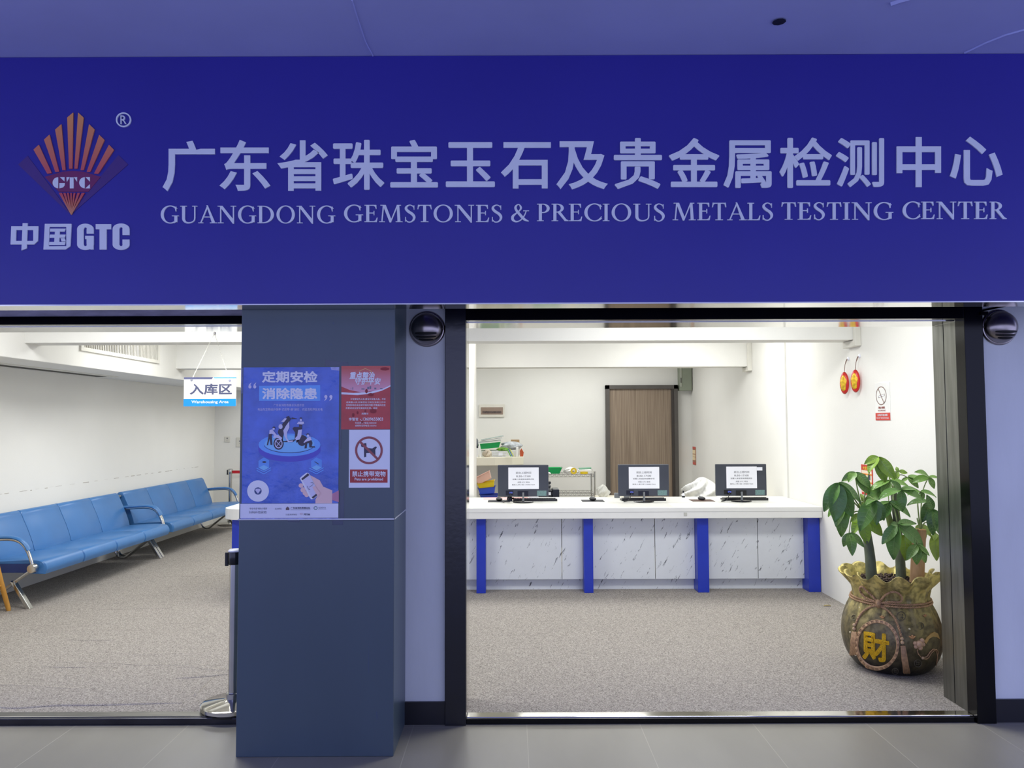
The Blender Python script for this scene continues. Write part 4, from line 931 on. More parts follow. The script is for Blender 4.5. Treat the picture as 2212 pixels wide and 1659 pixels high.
# hanging charms on wall hooks
for px, py, lb in ((1833, 775, 'red and gold hanging charm further from the front doorway'), (1857, 769, 'red and gold hanging charm next to the no-smoking sign')):
    p = onX(px, py, XR)
    t = thing('hanging_charm', lb, 'charm', (XR, p.y, p.z - .33), 'pair of hanging charms on side wall', world=False); z = .33
    obj('hook', MB().lathe([(.018, 0), (.016, -.006), (.006, -.012)], (0, 0, z), 14, 'x'), PW, t, smooth='auto')
    m = MB(); m.tube([(-.012, 0, z), (-.02, -.008, z - .02), (-.03, .004, z - .05), (-.040, 0, z - .12)], .0025, 5); m.tube([(-.012, 0, z), (-.02, .012, z - .022), (-.03, 0, z - .05)], .002, 5)
    obj('cord', m, M('cord_brown', (110, 70, 54), .7), t)
    f0 = Vector((0, -.995, 0)); nn = Vector((-1, 0, 0))
    def oval(u, v, sx=.045, sz=.094, d=.02, off=0):
        a_ = 2 * PI * u; r_ = v
        k_ = .5; lx, ly = -off - d * math.sqrt(max(0, 1 - r_ * r_)), sx * r_ * math.cos(a_)      # the charm hangs turned towards the doorway
        return Vector((-.040 + lx * math.cos(k_) + ly * math.sin(k_), lx * math.sin(k_) - ly * math.cos(k_), z - .21 + sz * r_ * math.sin(a_) * (1 + .05 * math.sin(a_))))
    obj('backing', MB().grid(lambda u, v: oval(u, v), 28, 6).grid(lambda u, v: oval(u, v, d=-.012), 28, 6), M('charm_red', (206, 36, 30), .35, var=.1), t, smooth=True)
    m = MB(); m.grid(lambda u, v: oval(u, v, .035 + .004 * math.sin(10 * PI * u), .078, .018, .006), 28, 5)
    obj('gold_figure', m, M('charm_gold', (222, 182, 40), .4, .3, var=.35, vs=60, bump=.4, bs=60), t, smooth=True)

# ================================================================ WAITING AREA
BV = M('blue_vinyl_seat', (60, 116, 176), .34, spec=.5, var=.05, vs=4); BVD = M('navy_shell', (30, 52, 110), .45)
ben = thing('waiting_bench', 'blue vinyl four-seat bench with chrome legs, nearer the doorway', 'bench', (-4.4, 2.5, FZ), 'waiting benches along the wall', world=False)
PT = .60; WS = 4 * PT
# profile of seat and back in (x, z), bench-local; front towards +x
seat_p = [(.37, .285), (.385, .33), (.37, .375), (.33, .402), (.2, .408), (-.1, .392), (-.13, .375), (-.12, .33), (.25, .29)]
back_p = [(-.085, .39), (-.10, .45), (-.15, .58), (-.205, .70), (-.225, .745), (-.255, .765), (-.29, .755), (-.305, .72), (-.27, .60), (-.205, .45), (-.16, .37), (-.11, .365)]
def slab(prof, y0, y1, inset=.010):
    m = MB(); n = len(prof); cx = sum(p[0] for p in prof) / n; cz = sum(p[1] for p in prof) / n
    rows = [(y0, .93), (y0 + inset, 1), (y1 - inset, 1), (y1, .93)]
    pr_ = [p for p in catmull([(x, z, 0) for x, z in prof + prof[:1]], 4)][:-1]
    k = len(pr_)
    vs = [(cx + (p.x - cx) * s_, y, cz + (p.y - cz) * s_) for y, s_ in rows for p in pr_]
    fs = [(r * k + i, r * k + (i + 1) % k, (r + 1) * k + (i + 1) % k, (r + 1) * k + i) for r in range(3) for i in range(k)]
    return m.add(vs, fs + [list(range(k)), [3 * k + i for i in range(k)]])
for i in range(4):
    obj('seat', slab(seat_p, i * PT + .003, (i + 1) * PT - .003), BV, ben, smooth='auto')
    obj('backrest', slab(back_p, i * PT + .003, (i + 1) * PT - .003), BV, ben, smooth='auto')
m = MB(); m.box(-.13, .3, -.004, -.001, .30, .375)
obj('end_plate', m, BVD, ben)
m = MB(); m.tube([(.30, -.07, .345), (.30, WS + .05, .345)], .024, 12); obj('beam', m, CHR, ben, smooth='auto')
m = MB(); m.tube([(-.255, -.05, .715), (-.255, WS + .04, .715)], .020, 12); obj('back_beam', m, CHR, ben, smooth='auto')
for y in (-.045, WS + .025):
    arm = catmull([(-.20, y, .575), (.0, y, .59), (.12, y, .588), (.2, y, .555), (.255, y, .48), (.295, y, .37)], 6)
    a_ = obj('armrest', MB().tube(arm, .014, 10), CHR, ben, smooth='auto')
    pad = [p + Vector((.006, 0, .017)) for p in arm[:25]]
    obj('arm_pad', MB().tube(pad, .026, 10, flat=.55), BV, a_, smooth='auto')
    obj('hub', MB().lathe([(.034, -.03), (.038, -.026), (.038, .026), (.034, .03)], (.30, y, .345), 18, 'y'), CHR, a_, smooth='auto')
for y in (-.02, WS + .02):
    for dy in (0,):
        m = MB(); m.tube(catmull([(.29, y + dy, .335), (.1, y + dy, .20), (-.08, y + dy, .06), (-.14, y + dy, .016), (-.2, y + dy, .014), (-.245, y + dy, .05), (-.26, y + dy, .16), (-.27, y + dy, .7)], 6), .015, 8)
        obj('leg_tube', m, CHR, ben, smooth='auto')
    for dy in (-.024,):
        m = MB(); m.prism([(.10, y + dy, .235), (.14, y + dy, .225), (.285, y + dy, .0), (.245, y + dy, .0)], (0, 0, 0), (0, .048, 0))
        obj('front_leg', m, CHR, ben, bevel=.004)
ben2 = dup(ben, (-4.42, 2.5 + WS + .14, FZ), 0, 'blue vinyl four-seat bench with chrome legs, at the far end by belt barrier')
# wooden stool at the picture's edge
WD = mat_wood('golden_wood', (182, 128, 48), (212, 158, 74), (20, 20, 2), .4)
st = thing('wooden_stool', 'golden wooden stool with splayed round legs at the near end of benches', 'stool', (-4.43, 2.235, FZ), world=False)
obj('seat', MB().lathe([(.13, .57), (.15, .575), (.152, .59), (.145, .6)], (0, 0, 0), 28), WD, st, smooth='auto')
for sx, sy in ((1, 1), (1, -1), (-1, 1), (-1, -1)):
    m = MB(); m.tube([(sx * .075, sy * .075, .575), (sx * .12, sy * .12, .27), (sx * .165, sy * .165, .02), (sx * .168, sy * .168, 0)], [.015, .021, .019, .015], 10); obj('leg', m, WD, st, smooth='auto')
for a, b, z in (((1, 1), (1, -1), .22), ((-1, 1), (-1, -1), .22), ((1, 1), (-1, 1), .27), ((1, -1), (-1, -1), .27)):
    k = .128 if z < .25 else .12
    m = MB(); m.tube([(a[0] * k, a[1] * k, z), (b[0] * k, b[1] * k, z)], .009, 8); obj('stretcher', m, WD, st, smooth='auto')

# belt barriers
def barrier(x, y, lb, belt_to=None, grp='chrome belt barriers'):
    t = thing('belt_barrier', lb, 'barrier', (x, y, FZ), grp, world=False)
    obj('base', MB().lathe([(.165, .010), (.170, .016), (.170, .034), (.160, .040), (.05, .052), (.036, .058)], (0, 0, 0), 44), STEEL, t, smooth='auto')
    obj('rubber_rim', MB().lathe([(.163, 0), (.165, .0115)], (0, 0, 0), 44), MGL, t, smooth='auto')
    obj('collar', MB().lathe([(.036, .055), (.036, .085), (.031, .09)], (0, 0, 0), 20), CHR, t, smooth='auto')
    obj('post', MB().lathe([(.0265, .088), (.0265, .80)], (0, 0, 0), 24), CHR, t, smooth='auto')
    obj('cassette', MB().lathe([(.034, .79), (.036, .795), (.036, .855), (.034, .86)], (0, 0, 0), 24), MGL if belt_to is None else CHR, t, smooth='auto')
    obj('cap', MB().lathe([(.037, .86), (.037, .866), (.030, .872), (.012, .874)], (0, 0, 0), 24), PW if belt_to is None else CHR, t, smooth='auto')
    obj('belt_clip', MB().box(-.052, -.034, -.014, .014, .78, .855), MGL, t, bevel=.003)
    if belt_to:
        m = MB(); m.box(.03, belt_to - x, -.0015, .0015, .80, .845); obj('belt', m, M('belt_red', (196, 26, 40), .6, var=.08), t)
    return t
barrier(-1.55, .15, 'chrome belt barrier at the doorway partly behind the slate pillar')
barrier(-4.40, 7.86, 'chrome belt barrier with red belt in the far corner by bench', belt_to=-3.2)
# hanging area sign
a = onY(398, 814, 1.95); b = onY(510, 879, 1.95); c = onY(510, 817, 1.95)
t = thing('hanging_sign', 'small white and blue area sign hanging on chains above the benches', 'sign', ((a.x + b.x) / 2, 1.95, b.z))
x0, x1, z0, z1 = a.x, b.x, b.z + .006, a.z - .004
obj('plate', MB().box(x0, x1, 1.946, 1.954, z0, z1), M('sign_cream', (246, 246, 236), .35, var=.01), t, bevel=.002)
def hs(u0, v0, u1, v1, l=0): return lambda u, v: Vector((x0 + (x1 - x0) * (u0 + (u1 - u0) * u), 1.9452 - l * .0004, z0 + (z1 - z0) * (v0 + (v1 - v0) * v)))
def hp(polys, mm, n, l=0):
    m = MB(); f = hs(0, 0, 1, 1, l)
    for p in polys: solid_flat(m, [f(x, y) for x, y in p], [list(range(len(p)))])
    return obj(n, m, mm, t)
hp([rect(0, 0, 1, .255)], mat_wood('sign_blue_band', (0, 160, 240), (30, 110, 216), (1.2, .1, .1)), 'blue_band')
hp([[(0, 1), (.56, 1), (.53, .93), (0, .93)]], M('sign_slate', (86, 90, 124), .4), 'top_stripe'); hp([[(.56, 1), (1, 1), (1, .955), (.58, .955)]], M('sign_sky', (110, 180, 226), .4), 'top_stripe')
m = MB(); write_box(m, '入库区', hs(.115, .40, .92, .78, 1), bold=.028); obj('lettering', m, M('sign_ink', (78, 82, 112), .5), t)
m = MB(); write_box(m, 'Warehousing Area', hs(.15, .075, .86, .20, 1), bold=.022); obj('lettering', m, PW, t)
h = Vector((-2.44, 2.094, 2.345))
for k, (u, v) in enumerate(((.145, .90), (.875, .88))):
    p = Vector((x0 + (x1 - x0) * u, 1.944, z0 + (z1 - z0) * v))
    ch = MB(); n = 22
    for i in range(n):
        q0 = p.lerp(h, i / n); q1 = p.lerp(h, (i + 1.15) / n); sd = Vector((.0028, 0, 0)) if i % 2 else Vector((0, .0028, 0))
        ch.tube([q0 + sd, q1 + sd], .0008, 4); ch.tube([q0 - sd, q1 - sd], .0008, 4)
    obj('chain', ch, M('chain_steel', (150, 148, 140), .35, .9), t)
    obj('eyelet', MB().lathe([(.009, 0), (.009, -.002), (.004, -.002)], (p.x, 1.9455, p.z), 14, 'y'), CHR, t)
obj('wall_hook', MB().lathe([(.012, .006), (.012, 0), (.005, -.006)], (h.x, h.y, h.z), 12, 'y'), CHR, t, smooth='auto')
# air grille and slot on the bulkhead
GRW = M('grille_white', (220, 218, 208), .45)
t = thing('air_grille', 'long white air grille with vertical slats on bulkhead above the benches', 'air vent', (-4.0, 3.7, 2.28))
obj('grille_back', MB().box(-4.0, -3.997, 2.95, 4.44, 2.32, 2.56), M('grille_dark', (92, 84, 72), .8), t)
m = MB(); m.box(-4.0, -3.982, 2.90, 4.49, 2.285, 2.32); m.box(-4.0, -3.982, 2.90, 4.49, 2.56, 2.59); m.box(-4.0, -3.982, 2.90, 2.95, 2.3195, 2.5605); m.box(-4.0, -3.982, 4.44, 4.49, 2.3195, 2.5605)
obj('grille_frame', m, GRW, t)
m = MB()
for k in range(46): y = 2.965 + k * .032; m.box(-3.999, -3.985, y, y + .010, 2.32, 2.56)
obj('slats', m, GRW, t)
t = thing('slot_diffuser', 'long dark slot air diffuser under the bulkhead above the benches', 'air vent', (-4.55, 3.4, 2.12))
obj('slot_frame', MB().box(-4.64, -4.40, 2.0, 4.4, 2.128, 2.137), GRW, t, bevel=.002)
obj('dark_slot', MB().box(-4.60, -4.48, 2.1, 4.3, 2.1265, 2.129), M('slot_shadow', (70, 68, 60), .8), t)
# switches on the back wall
for px, py, w_, h_, lb in ((491, 949, .088, .09, 'white socket plate on back wall above the far belt barrier'), (518, 955, .11, .15, 'white switch panel on back wall beside slate pillar edge')):
    p = onY(px, py, YB)
    t = thing('wall_socket', lb, 'socket', (p.x, YB, p.z - h_ / 2))
    obj('plate', MB().box(p.x - w_ / 2, p.x + w_ / 2, YB - .01, YB, p.z - h_ / 2, p.z + h_ / 2), M('socket_ivory', (214, 212, 202), .4), t, bevel=.003)
    obj('holes', MB().box(p.x - .008, p.x + .012, YB - .011, YB - .0095, p.z + .005, p.z + .025).box(p.x - .004, p.x + .004, YB - .011, YB - .0095, p.z - .026, p.z - .016), GREYP, t)
# folds in the loose carpet
for pts, r in (([(-40, 1522), (30, 1530), (120, 1524), (210, 1523), (330, 1520), (400, 1519)], .007), ([(212, 1317), (260, 1316), (330, 1315), (386, 1313)], .0055), ([(440, 1193), (470, 1192), (500, 1193)], .004), ([(150, 1382), (200, 1384), (255, 1382)], .0045), ([(228, 1303), (252, 1303), (275, 1302)], .004), ([(420, 1503), (440, 1480), (462, 1462)], .005), ([(355, 1246), (400, 1245), (450, 1246)], .004), ([(90, 1440), (150, 1442), (200, 1441)], .0045), ([(380, 1466), (440, 1462), (505, 1455)], .006)):
    q_ = catmull([onZ(x, y, FZ - r * .3) for x, y in pts], 6); n = len(q_); rs = [r * 3.2 * math.sin(PI * (i + .6) / (n + .2)) ** .5 for i in range(n)]
    struct('floor', MB().tube(q_, rs, 10, flat=.45), MATS['carpet'], smooth=True)
# scuff line along the side wall behind the benches
sk = MB(); rnd = random.Random(2)
y = 2.6
while y < 7.4:
    L = rnd.uniform(.02, .12)
    sk.box(XL, XL + .0012, y, y + L, .958 + rnd.uniform(-.004, .004), .9605 + rnd.uniform(0, .003)); y += L + rnd.uniform(.01, .16)
o = struct('wall_left', sk, M('scuff_grey', (176, 170, 160), .8, var=.3, vs=40))
o['label'] = 'grey scuff line rubbed along the side wall by the bench backs'; o['category'] = 'scuff marks'

# ================================================================ MONEY TREE IN THE TREASURE-SACK POT
PC = Vector((2.435, .84, FZ))
PROF = [(.15, 0), (.20, .004), (.238, .035), (.272, .09), (.292, .16), (.297, .22), (.288, .29), (.262, .365), (.235, .42), (.222, .455), (.224, .485), (.236, .52), (.256, .555), (.274, .585), (.284, .60)]
def pot_r(z):
    for (r0, z0), (r1, z1) in zip(PROF, PROF[1:]):
        if z0 <= z <= z1:
            t_ = (z - z0) / (z1 - z0); return r0 + (r1 - r0) * t_
    return PROF[0][0] if z < 0 else PROF[-1][0]
def pot_fold(r, z, a):
    k = max(0, min(1, (z - .24) / .14)) * max(0, 1 - max(0, z - .5) / .05)
    r += .005 * k * math.sin(17 * a + 1.3 * math.sin(3 * a)) + .003 * k * math.sin(29 * a)
    q_ = max(0, (z - .50) / .10)
    return r + .026 * q_ * math.sin(14 * a + .8 * math.sin(2 * a)), z + .020 * q_ * math.sin(14 * a + 1.5 + .8 * math.sin(2 * a))
def smooth_prof(pr_, n=5):
    q_ = catmull([(r, z, 0) for r, z in pr_], n); return [(p.x, p.y) for p in q_]
GOLDP = M('aged_gold_resin', (116, 104, 62), .4, .35, spec=.5, var=.55, vs=14, bump=.5, bs=26, stretch=(1, 1, .45))
nt, b = nodes(GOLDP)   # patina: golden towards the ruffle, dark bronze towards the foot
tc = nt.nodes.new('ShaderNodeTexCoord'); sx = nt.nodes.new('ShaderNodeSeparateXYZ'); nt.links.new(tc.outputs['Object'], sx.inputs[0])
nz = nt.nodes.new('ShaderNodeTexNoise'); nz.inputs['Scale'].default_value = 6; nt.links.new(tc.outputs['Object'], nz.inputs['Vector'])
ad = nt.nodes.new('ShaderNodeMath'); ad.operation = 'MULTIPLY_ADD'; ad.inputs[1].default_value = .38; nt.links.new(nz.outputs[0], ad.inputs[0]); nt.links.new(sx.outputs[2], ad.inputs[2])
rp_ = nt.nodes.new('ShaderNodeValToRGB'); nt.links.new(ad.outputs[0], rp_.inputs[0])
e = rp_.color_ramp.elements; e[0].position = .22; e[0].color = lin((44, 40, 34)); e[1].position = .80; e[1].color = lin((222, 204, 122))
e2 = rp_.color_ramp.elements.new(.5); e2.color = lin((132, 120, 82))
fl = nt.nodes.new('ShaderNodeMix'); fl.data_type = 'RGBA'; fl.blend_type = 'MULTIPLY'; fl.inputs[0].default_value = .75
n3 = nt.nodes.new('ShaderNodeTexNoise'); n3.inputs['Scale'].default_value = 30; n3.inputs['Detail'].default_value = 6; nt.links.new(tc.outputs['Object'], n3.inputs['Vector'])
r3 = nt.nodes.new('ShaderNodeValToRGB'); nt.links.new(n3.outputs[0], r3.inputs[0]); r3.color_ramp.elements[0].position = .36; r3.color_ramp.elements[0].color = (.25, .25, .27, 1); r3.color_ramp.elements[1].position = .58; r3.color_ramp.elements[1].color = (1, 1, 1, 1)
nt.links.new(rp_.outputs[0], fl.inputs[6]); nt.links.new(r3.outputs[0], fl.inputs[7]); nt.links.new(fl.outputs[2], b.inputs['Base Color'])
pot = thing('sack_pot', 'bronze-gold money-sack flower pot with gold character medallion, by doorway', 'flower pot', tuple(PC), world=False)
PS = smooth_prof(PROF)
m = MB(); m.lathe(PS, (0, 0, 0), 120, fn=lambda r, z, a, i: pot_fold(r, z, a), caps=False)
inner = [(r - .016, z) for r, z in PS if z > .44][::-1]
m.lathe([PS[-1]] + inner + [(.05, .47)], (0, 0, 0), 120, fn=lambda r, z, a, i: pot_fold(r, z, a) if z > .5 else (r, z), caps=False)
m.lathe([(.0, .001), PS[0]], (0, 0, 0), 120, caps=False)
obj('sack', m, GOLDP, pot, smooth=True)
def pot_hit(px, py, lift=.0):
    d = ray(px, py).normalized(); o_ = Vector((0, CAM_Y, CAM_Z)) - PC
    t_ = 4.2
    best = None
    while t_ < 6.2:
        p = o_ + d * t_
        if 0 <= p.z <= .62 and math.hypot(p.x, p.y) <= pot_r(p.z): best = p; break
        t_ += .002
    if best is None:
        # just outside the silhouette: closest approach on the rim of the body
        t_ = -(o_.x * d.x + o_.y * d.y) / (d.x ** 2 + d.y ** 2); best = o_ + d * t_
    a = math.atan2(best.y, best.x); z = max(.006, min(.6, best.z)); r = pot_r(z)
    dz = (pot_r(z + .01) - pot_r(z - .01)) / .02
    n = Vector((math.cos(a), math.sin(a), -dz)).normalized()
    return Vector((r * math.cos(a), r * math.sin(a), z)) + n * lift, n
ZP = lambda x, y: (1820 + x / 6.146, 1220 + y / 6.146)
ROPE = M('rope_tan', (176, 140, 104), .55, var=.25, vs=60, bump=.3, bs=80)
def rope(pts, r=.007, lift=.006, nm='rope', turns=260):
    c = [pot_hit(*ZP(x, y))  for x, y in [(p.x, p.y) for p in catmull([(a, b_, 0) for a, b_ in pts], 8)]]
    path = [p + n * lift for p, n in c]
    m = MB()
    L = [0]
    for a, b_ in zip(path, path[1:]): L.append(L[-1] + (b_ - a).length)
    fine = []; nF = max(8, int(L[-1] / .0035)); j = 0
    for i in range(nF + 1):
        s_ = L[-1] * i / nF
        while j < len(L) - 2 and L[j + 1] < s_: j += 1
        k = (s_ - L[j]) / max(1e-6, L[j + 1] - L[j]); fine.append((path[j].lerp(path[j + 1], k), c[j][1].lerp(c[j + 1][1], k).normalized(), (path[j + 1] - path[j]).normalized(), s_))
    for ph in (0, PI):
        m.tube([p + (n * math.cos(s_ * turns + ph) + t_.cross(n) * math.sin(s_ * turns + ph)) * r * .45 for p, n, t_, s_ in fine], r * .62, 6)
    return obj(nm, m, ROPE, pot, smooth=True)
def ring_rope(z, nm='rope'):
    m = MB()
    for ph in (0, PI):
        m.tube([((pot_r(z) + .007) * math.cos(a) + .003 * math.cos(a * 60 + ph) * math.cos(a), (pot_r(z) + .007) * math.sin(a) + .003 * math.cos(a * 60 + ph) * math.sin(a), z + .003 * math.sin(a * 60 + ph)) for a in [2 * PI * i / 360 for i in range(361)]], .0042, 6)
    return obj(nm, m, ROPE, pot, smooth=True)
zk = pot_hit(*ZP(488, 515))[0].z
ring_rope(zk + .006); ring_rope(zk - .008)
rope([(488, 510), (400, 400), (330, 330), (275, 275), (245, 300), (262, 360), (300, 410), (340, 440), (450, 500)], lift=.012)
rope([(500, 500), (560, 400), (650, 345), (730, 360), (780, 430), (750, 490), (640, 490), (510, 515)], lift=.012)
rope([(480, 545), (400, 555), (300, 610), (230, 690), (185, 790)])
rope([(500, 550), (600, 610), (690, 710), (740, 830), (775, 950)])
k_, kn = pot_hit(*ZP(486, 515), .012)
m = MB(); m.tube([k_ + Vector((0, 0, .022)), k_ + kn * .006, k_ - Vector((0, 0, .024))], [.012, .017, .012], 10); obj('rope_knot', m, ROPE, pot, smooth=True)
BONE = M('bone_resin', (190, 160, 126), .45, var=.15, vs=40)
for (bx, by), (tx, ty) in (((172, 800), (145, 1190)), ((785, 980), (850, 1430))):
    for k in range(2):
        c_, n = pot_hit(*ZP(bx + k * 4 * (1 if bx > 400 else -1), by + k * 48), .008); obj('bead', MB().ball(c_, .011, 12, 8), BONE, pot, smooth=True)
    m = MB()
    for k in range(9):
        f_ = (k - 4) / 4
        q0, n0 = pot_hit(*ZP(bx + (tx - bx) * .2 + f_ * 22, by + 90), .006); q1, n1 = pot_hit(*ZP((bx + tx) / 2 + f_ * 30, (by + 60 + ty) / 2), .007); q2, n2 = pot_hit(*ZP(tx + f_ * 36, ty + 6 * math.sin(k * 2)), .004)
        m.tube([q0, q1, q2], .0052, 6)
    obj('tassel', m, ROPE, pot, smooth=True)
# medallion
MCX, MCY, MRX, MRY = 463, 1060, 290, 332
m = MB(); n_s = 72
for i in range(n_s):
    a0, a1 = 2 * PI * i / n_s, 2 * PI * (i + 1) / n_s
    q_ = []
    for a in (a0, a1):
        for k, lf in ((1, .002), (.985, .009), (.875, .009), (.86, .002)):
            q_.append(pot_hit(*ZP(MCX + MRX * k * math.cos(a), MCY + MRY * k * math.sin(a)), lf)[0])
    m.add(q_, [(0, 1, 5, 4), (1, 2, 6, 5), (2, 3, 7, 6)])
obj('medallion_ring', m, M('medallion_tan', (204, 166, 124), .45, .1, var=.2, vs=30), pot, smooth='auto')
m = MB()
for i in range(28):
    a = 2 * PI * i / 28
    def pp(da, k): return pot_hit(*ZP(MCX + MRX * k * math.cos(a + da), MCY + MRY * k * math.sin(a + da)), .0098)[0]
    m.tube([pp(-.085, .96), pp(.06, .96), pp(.06, .895), pp(-.05, .895), pp(-.05, .935), pp(.02, .935)], .0011, 4)
obj('fret_pattern', m, M('fret_dark', (112, 82, 58), .6), pot)
vs, fs = glyphs('財'); xs = [p[0] for p in vs]; ys = [p[1] for p in vs]; x0, x1, y0, y1 = min(xs), max(xs), min(ys), max(ys)
m = MB()
for k, (dx, dy) in enumerate([(0, 0)] + [(.034 * math.cos(j * PI / 4), .034 * math.sin(j * PI / 4)) for j in range(8)]):
    def pm(p, lf):
        u = (p[0] + dx - x0) / (x1 - x0); v = (p[1] + dy - y0) / (y1 - y0)
        px = 285 + 325 * u; py = 1245 - 350 * v + 55 * (u - .3)
        return pot_hit(*ZP(px, py), lf)[0]
    A = [pm(p, .009 + k * 4e-5) for p in vs]; B = [pm(p, 0.0) for p in vs]; n = len(vs)
    cnt = {}
    for f in fs:
        for i in range(len(f)): cnt[(f[i], f[(i + 1) % len(f)])] = 1
    m.add(A + B, [list(f) for f in fs] + [(a, b_, b_ + n, a + n) for a, b_ in cnt if (b_, a) not in cnt])
obj('gold_character', m, M('glitter_gold', (214, 170, 24), .35, .45, var=.4, vs=220, bump=.4, bs=260), pot)
# coins, ingots, studs in relief
for x, y, r in ((777, 682, 58), (1030, 812, 44), (995, 1305, 46), (698, 1408, 40), (160, 700, 32)):
    m = MB(); c_ = [pot_hit(*ZP(x + r * math.cos(2 * PI * i / 24), y + r * math.sin(2 * PI * i / 24)), .003)[0] for i in range(25)]; m.tube(c_, .0022, 6, caps=False)
    for dx, dy, ex, ey in ((-.5, -.3, .5, -.3), (-.3, -.6, -.3, .5), (.3, -.5, .3, .6), (-.5, .3, .5, .3)): m.tube([pot_hit(*ZP(x + r * dx, y + r * dy), .002)[0], pot_hit(*ZP(x + r * ex, y + r * ey), .002)[0]], .0018, 4)
    obj('coin_relief', m, M('coin_bronze', (98, 92, 76), .45, .3, var=.2), pot, smooth=True)
for x, y, s_ in ((920, 950, 44), (530, 690, 34), (1085, 670, 30), (330, 1350, 34), (1140, 1435, 26)):
    p_, n = pot_hit(*ZP(x, y), .002); m = MB(); e1 = Vector((0, 0, 1)).cross(n).normalized(); e2_ = n.cross(e1); k = s_ / 6.146 * .003
    m.grid(lambda u, v: p_ + e1 * ((u - .5) * 2 * k) + e2_ * (k * (.5 * (2 * u - 1) ** 2 - .35) + (v - .5) * k * .7 * math.sqrt(max(0, 1 - (2 * u - 1) ** 2))) + n * (.009 * math.sin(PI * v) * math.sqrt(max(0, 1 - (2 * u - 1) ** 2))), 12, 6)
    m.ball(p_ + n * .004 + e2_ * k * .15, k * .32, 8, 6)
    obj('ingot_relief', m, M('ingot_copper', (196, 150, 104), .4, .2), pot, smooth=True)
for x, y in ((887, 852), (235, 572), (180, 1195), (553, 1445), (940, 1510), (108, 895)):
    obj('stud', MB().ball(pot_hit(*ZP(x, y), .002)[0], .0065, 10, 6), M('stud_ivory', (206, 196, 166), .4), pot, smooth=True)
# ruyi charm with ribbon and cords on the sack's flank
def relief_poly(pts, lf0, lf1, mm, nm):
    m = MB(); A = [pot_hit(*ZP(x, y), lf1)[0] for x, y in pts]; B = [pot_hit(*ZP(x, y), lf0)[0] for x, y in pts]; n = len(pts)
    return obj(nm, m.add(A + B, [list(range(n)), list(range(2 * n - 1, n - 1, -1))] + [(i, (i + 1) % n, (i + 1) % n + n, i + n) for i in range(n)]), mm, pot)
RUY = M('ruyi_gold', (186, 152, 92), .4, .2, var=.12)
relief_poly([(1075, 1020), (1110, 960), (1160, 910), (1205, 890), (1250, 910), (1278, 985), (1240, 960), (1190, 950), (1140, 980), (1100, 1045)], 0, .007, RUY, 'ribbon_relief')
m = MB()
for cx_, cy_, r in ((1010, 1050, 42), (960, 1040, 24), (1050, 1005, 30), (1065, 1055, 26), (1030, 1100, 28), (970, 1085, 24)):
    m.ball(pot_hit(*ZP(cx_, cy_), .002)[0], r / 6.146 * .003 * 1.05, 12, 8)
obj('cloud_relief', m, M('cloud_pinkgold', (196, 160, 128), .45), pot, smooth=True)
rope([(985, 1120), (1000, 1180), (1055, 1235), (1120, 1240), (1180, 1160), (1240, 1125), (1262, 1180)], r=.0035, lift=.004, nm='cord_relief')
rope([(1060, 1225), (1110, 1215), (1160, 1150), (1210, 1120), (1250, 1200), (1235, 1330)], r=.0035, lift=.004, nm='cord_relief')
obj('bead', MB().ball(pot_hit(*ZP(1058, 1232), .004)[0], .009, 10, 8), BONE, pot, smooth=True)

# the plant itself
tree = thing('money_tree', 'leafy green money tree with three stems growing from the sack pot', 'plant', tuple(PC + Vector((0, 0, .5))))
BARK = M('grey_green_bark', (98, 106, 84), .7, var=.25, vs=22, bump=.4, bs=60, stretch=(1, 1, .5)); LOG = mat_wood('cut_log_bark', (150, 112, 78), (196, 160, 118), (18, 18, 3), .8)
m = MB(); rnd = random.Random(5)
m.grid(lambda u, v: (PC.x + .232 * v * math.cos(2 * PI * u), PC.y + .232 * v * math.sin(2 * PI * u), FZ + .535 + .012 * math.sin(9 * u * PI) * v), 30, 8)
for _ in range(340):
    a, r = rnd.uniform(0, 2 * PI), .215 * math.sqrt(rnd.random()); m.ball((PC.x + r * math.cos(a), PC.y + r * math.sin(a), FZ + .54 + rnd.uniform(0, .012)), (rnd.uniform(.007, .013), rnd.uniform(.007, .013), .007), 6, 4)
so = obj('soil_beads', m, M('dark_clay_beads', (66, 48, 40), .7, var=.4, vs=90), pot, smooth=True)
ORGP = Vector(PC)
for v in so.data.vertices: v.co -= ORGP
def stem(pts, rs, mm, nm='stem'):
    m = MB(); q_ = catmull(pts, 6); n = len(q_); r_ = [rs[0] + (rs[1] - rs[0]) * i / (n - 1) for i in range(n)]
    return obj(nm, m.tube(q_, r_, 14), mm, tree, smooth='auto')
stem([onY(1884, 1262, .80), onY(1879, 1200, .80), onY(1871, 1145, .80), onY(1862, 1100, .80)], (.036, .022), BARK)
stem([onY(1947, 1262, .92), onY(1944, 1200, .92), onY(1938, 1130, .92), onY(1930, 1060, .90)], (.034, .020), BARK)
lg = stem([onY(1980, 1272, .76), onY(1983, 1205, .76), onY(1987, 1144, .76)], (.044, .038), LOG, 'cut_trunk')
tp = onY(1987, 1144, .76); obj('cut_face', MB().lathe([(.036, 0), (.034, .003)], tp, 16), M('cut_wood', (196, 150, 96), .7, var=.2, vs=40), lg)
stem([onY(1926, 1140, .92), onY(1918, 1110, .92), onY(1912, 1085, .93)], (.022, .016), M('green_bark', (104, 124, 62), .6))
LEAVES = [M('leaf_green_%d' % k, c, .32, spec=.5, var=.22, vs=9, bump=.25, bs=30) for k, c in enumerate(((98, 142, 66), (112, 152, 68), (140, 174, 62), (82, 120, 58), (160, 186, 84)))]
for lm in LEAVES:
    nt, b = nodes(lm); b.inputs['Transmission Weight'].default_value = 0.0; b.inputs['Subsurface Weight'].default_value = .12; b.inputs['Subsurface Radius'].default_value = (.02, .03, .01)
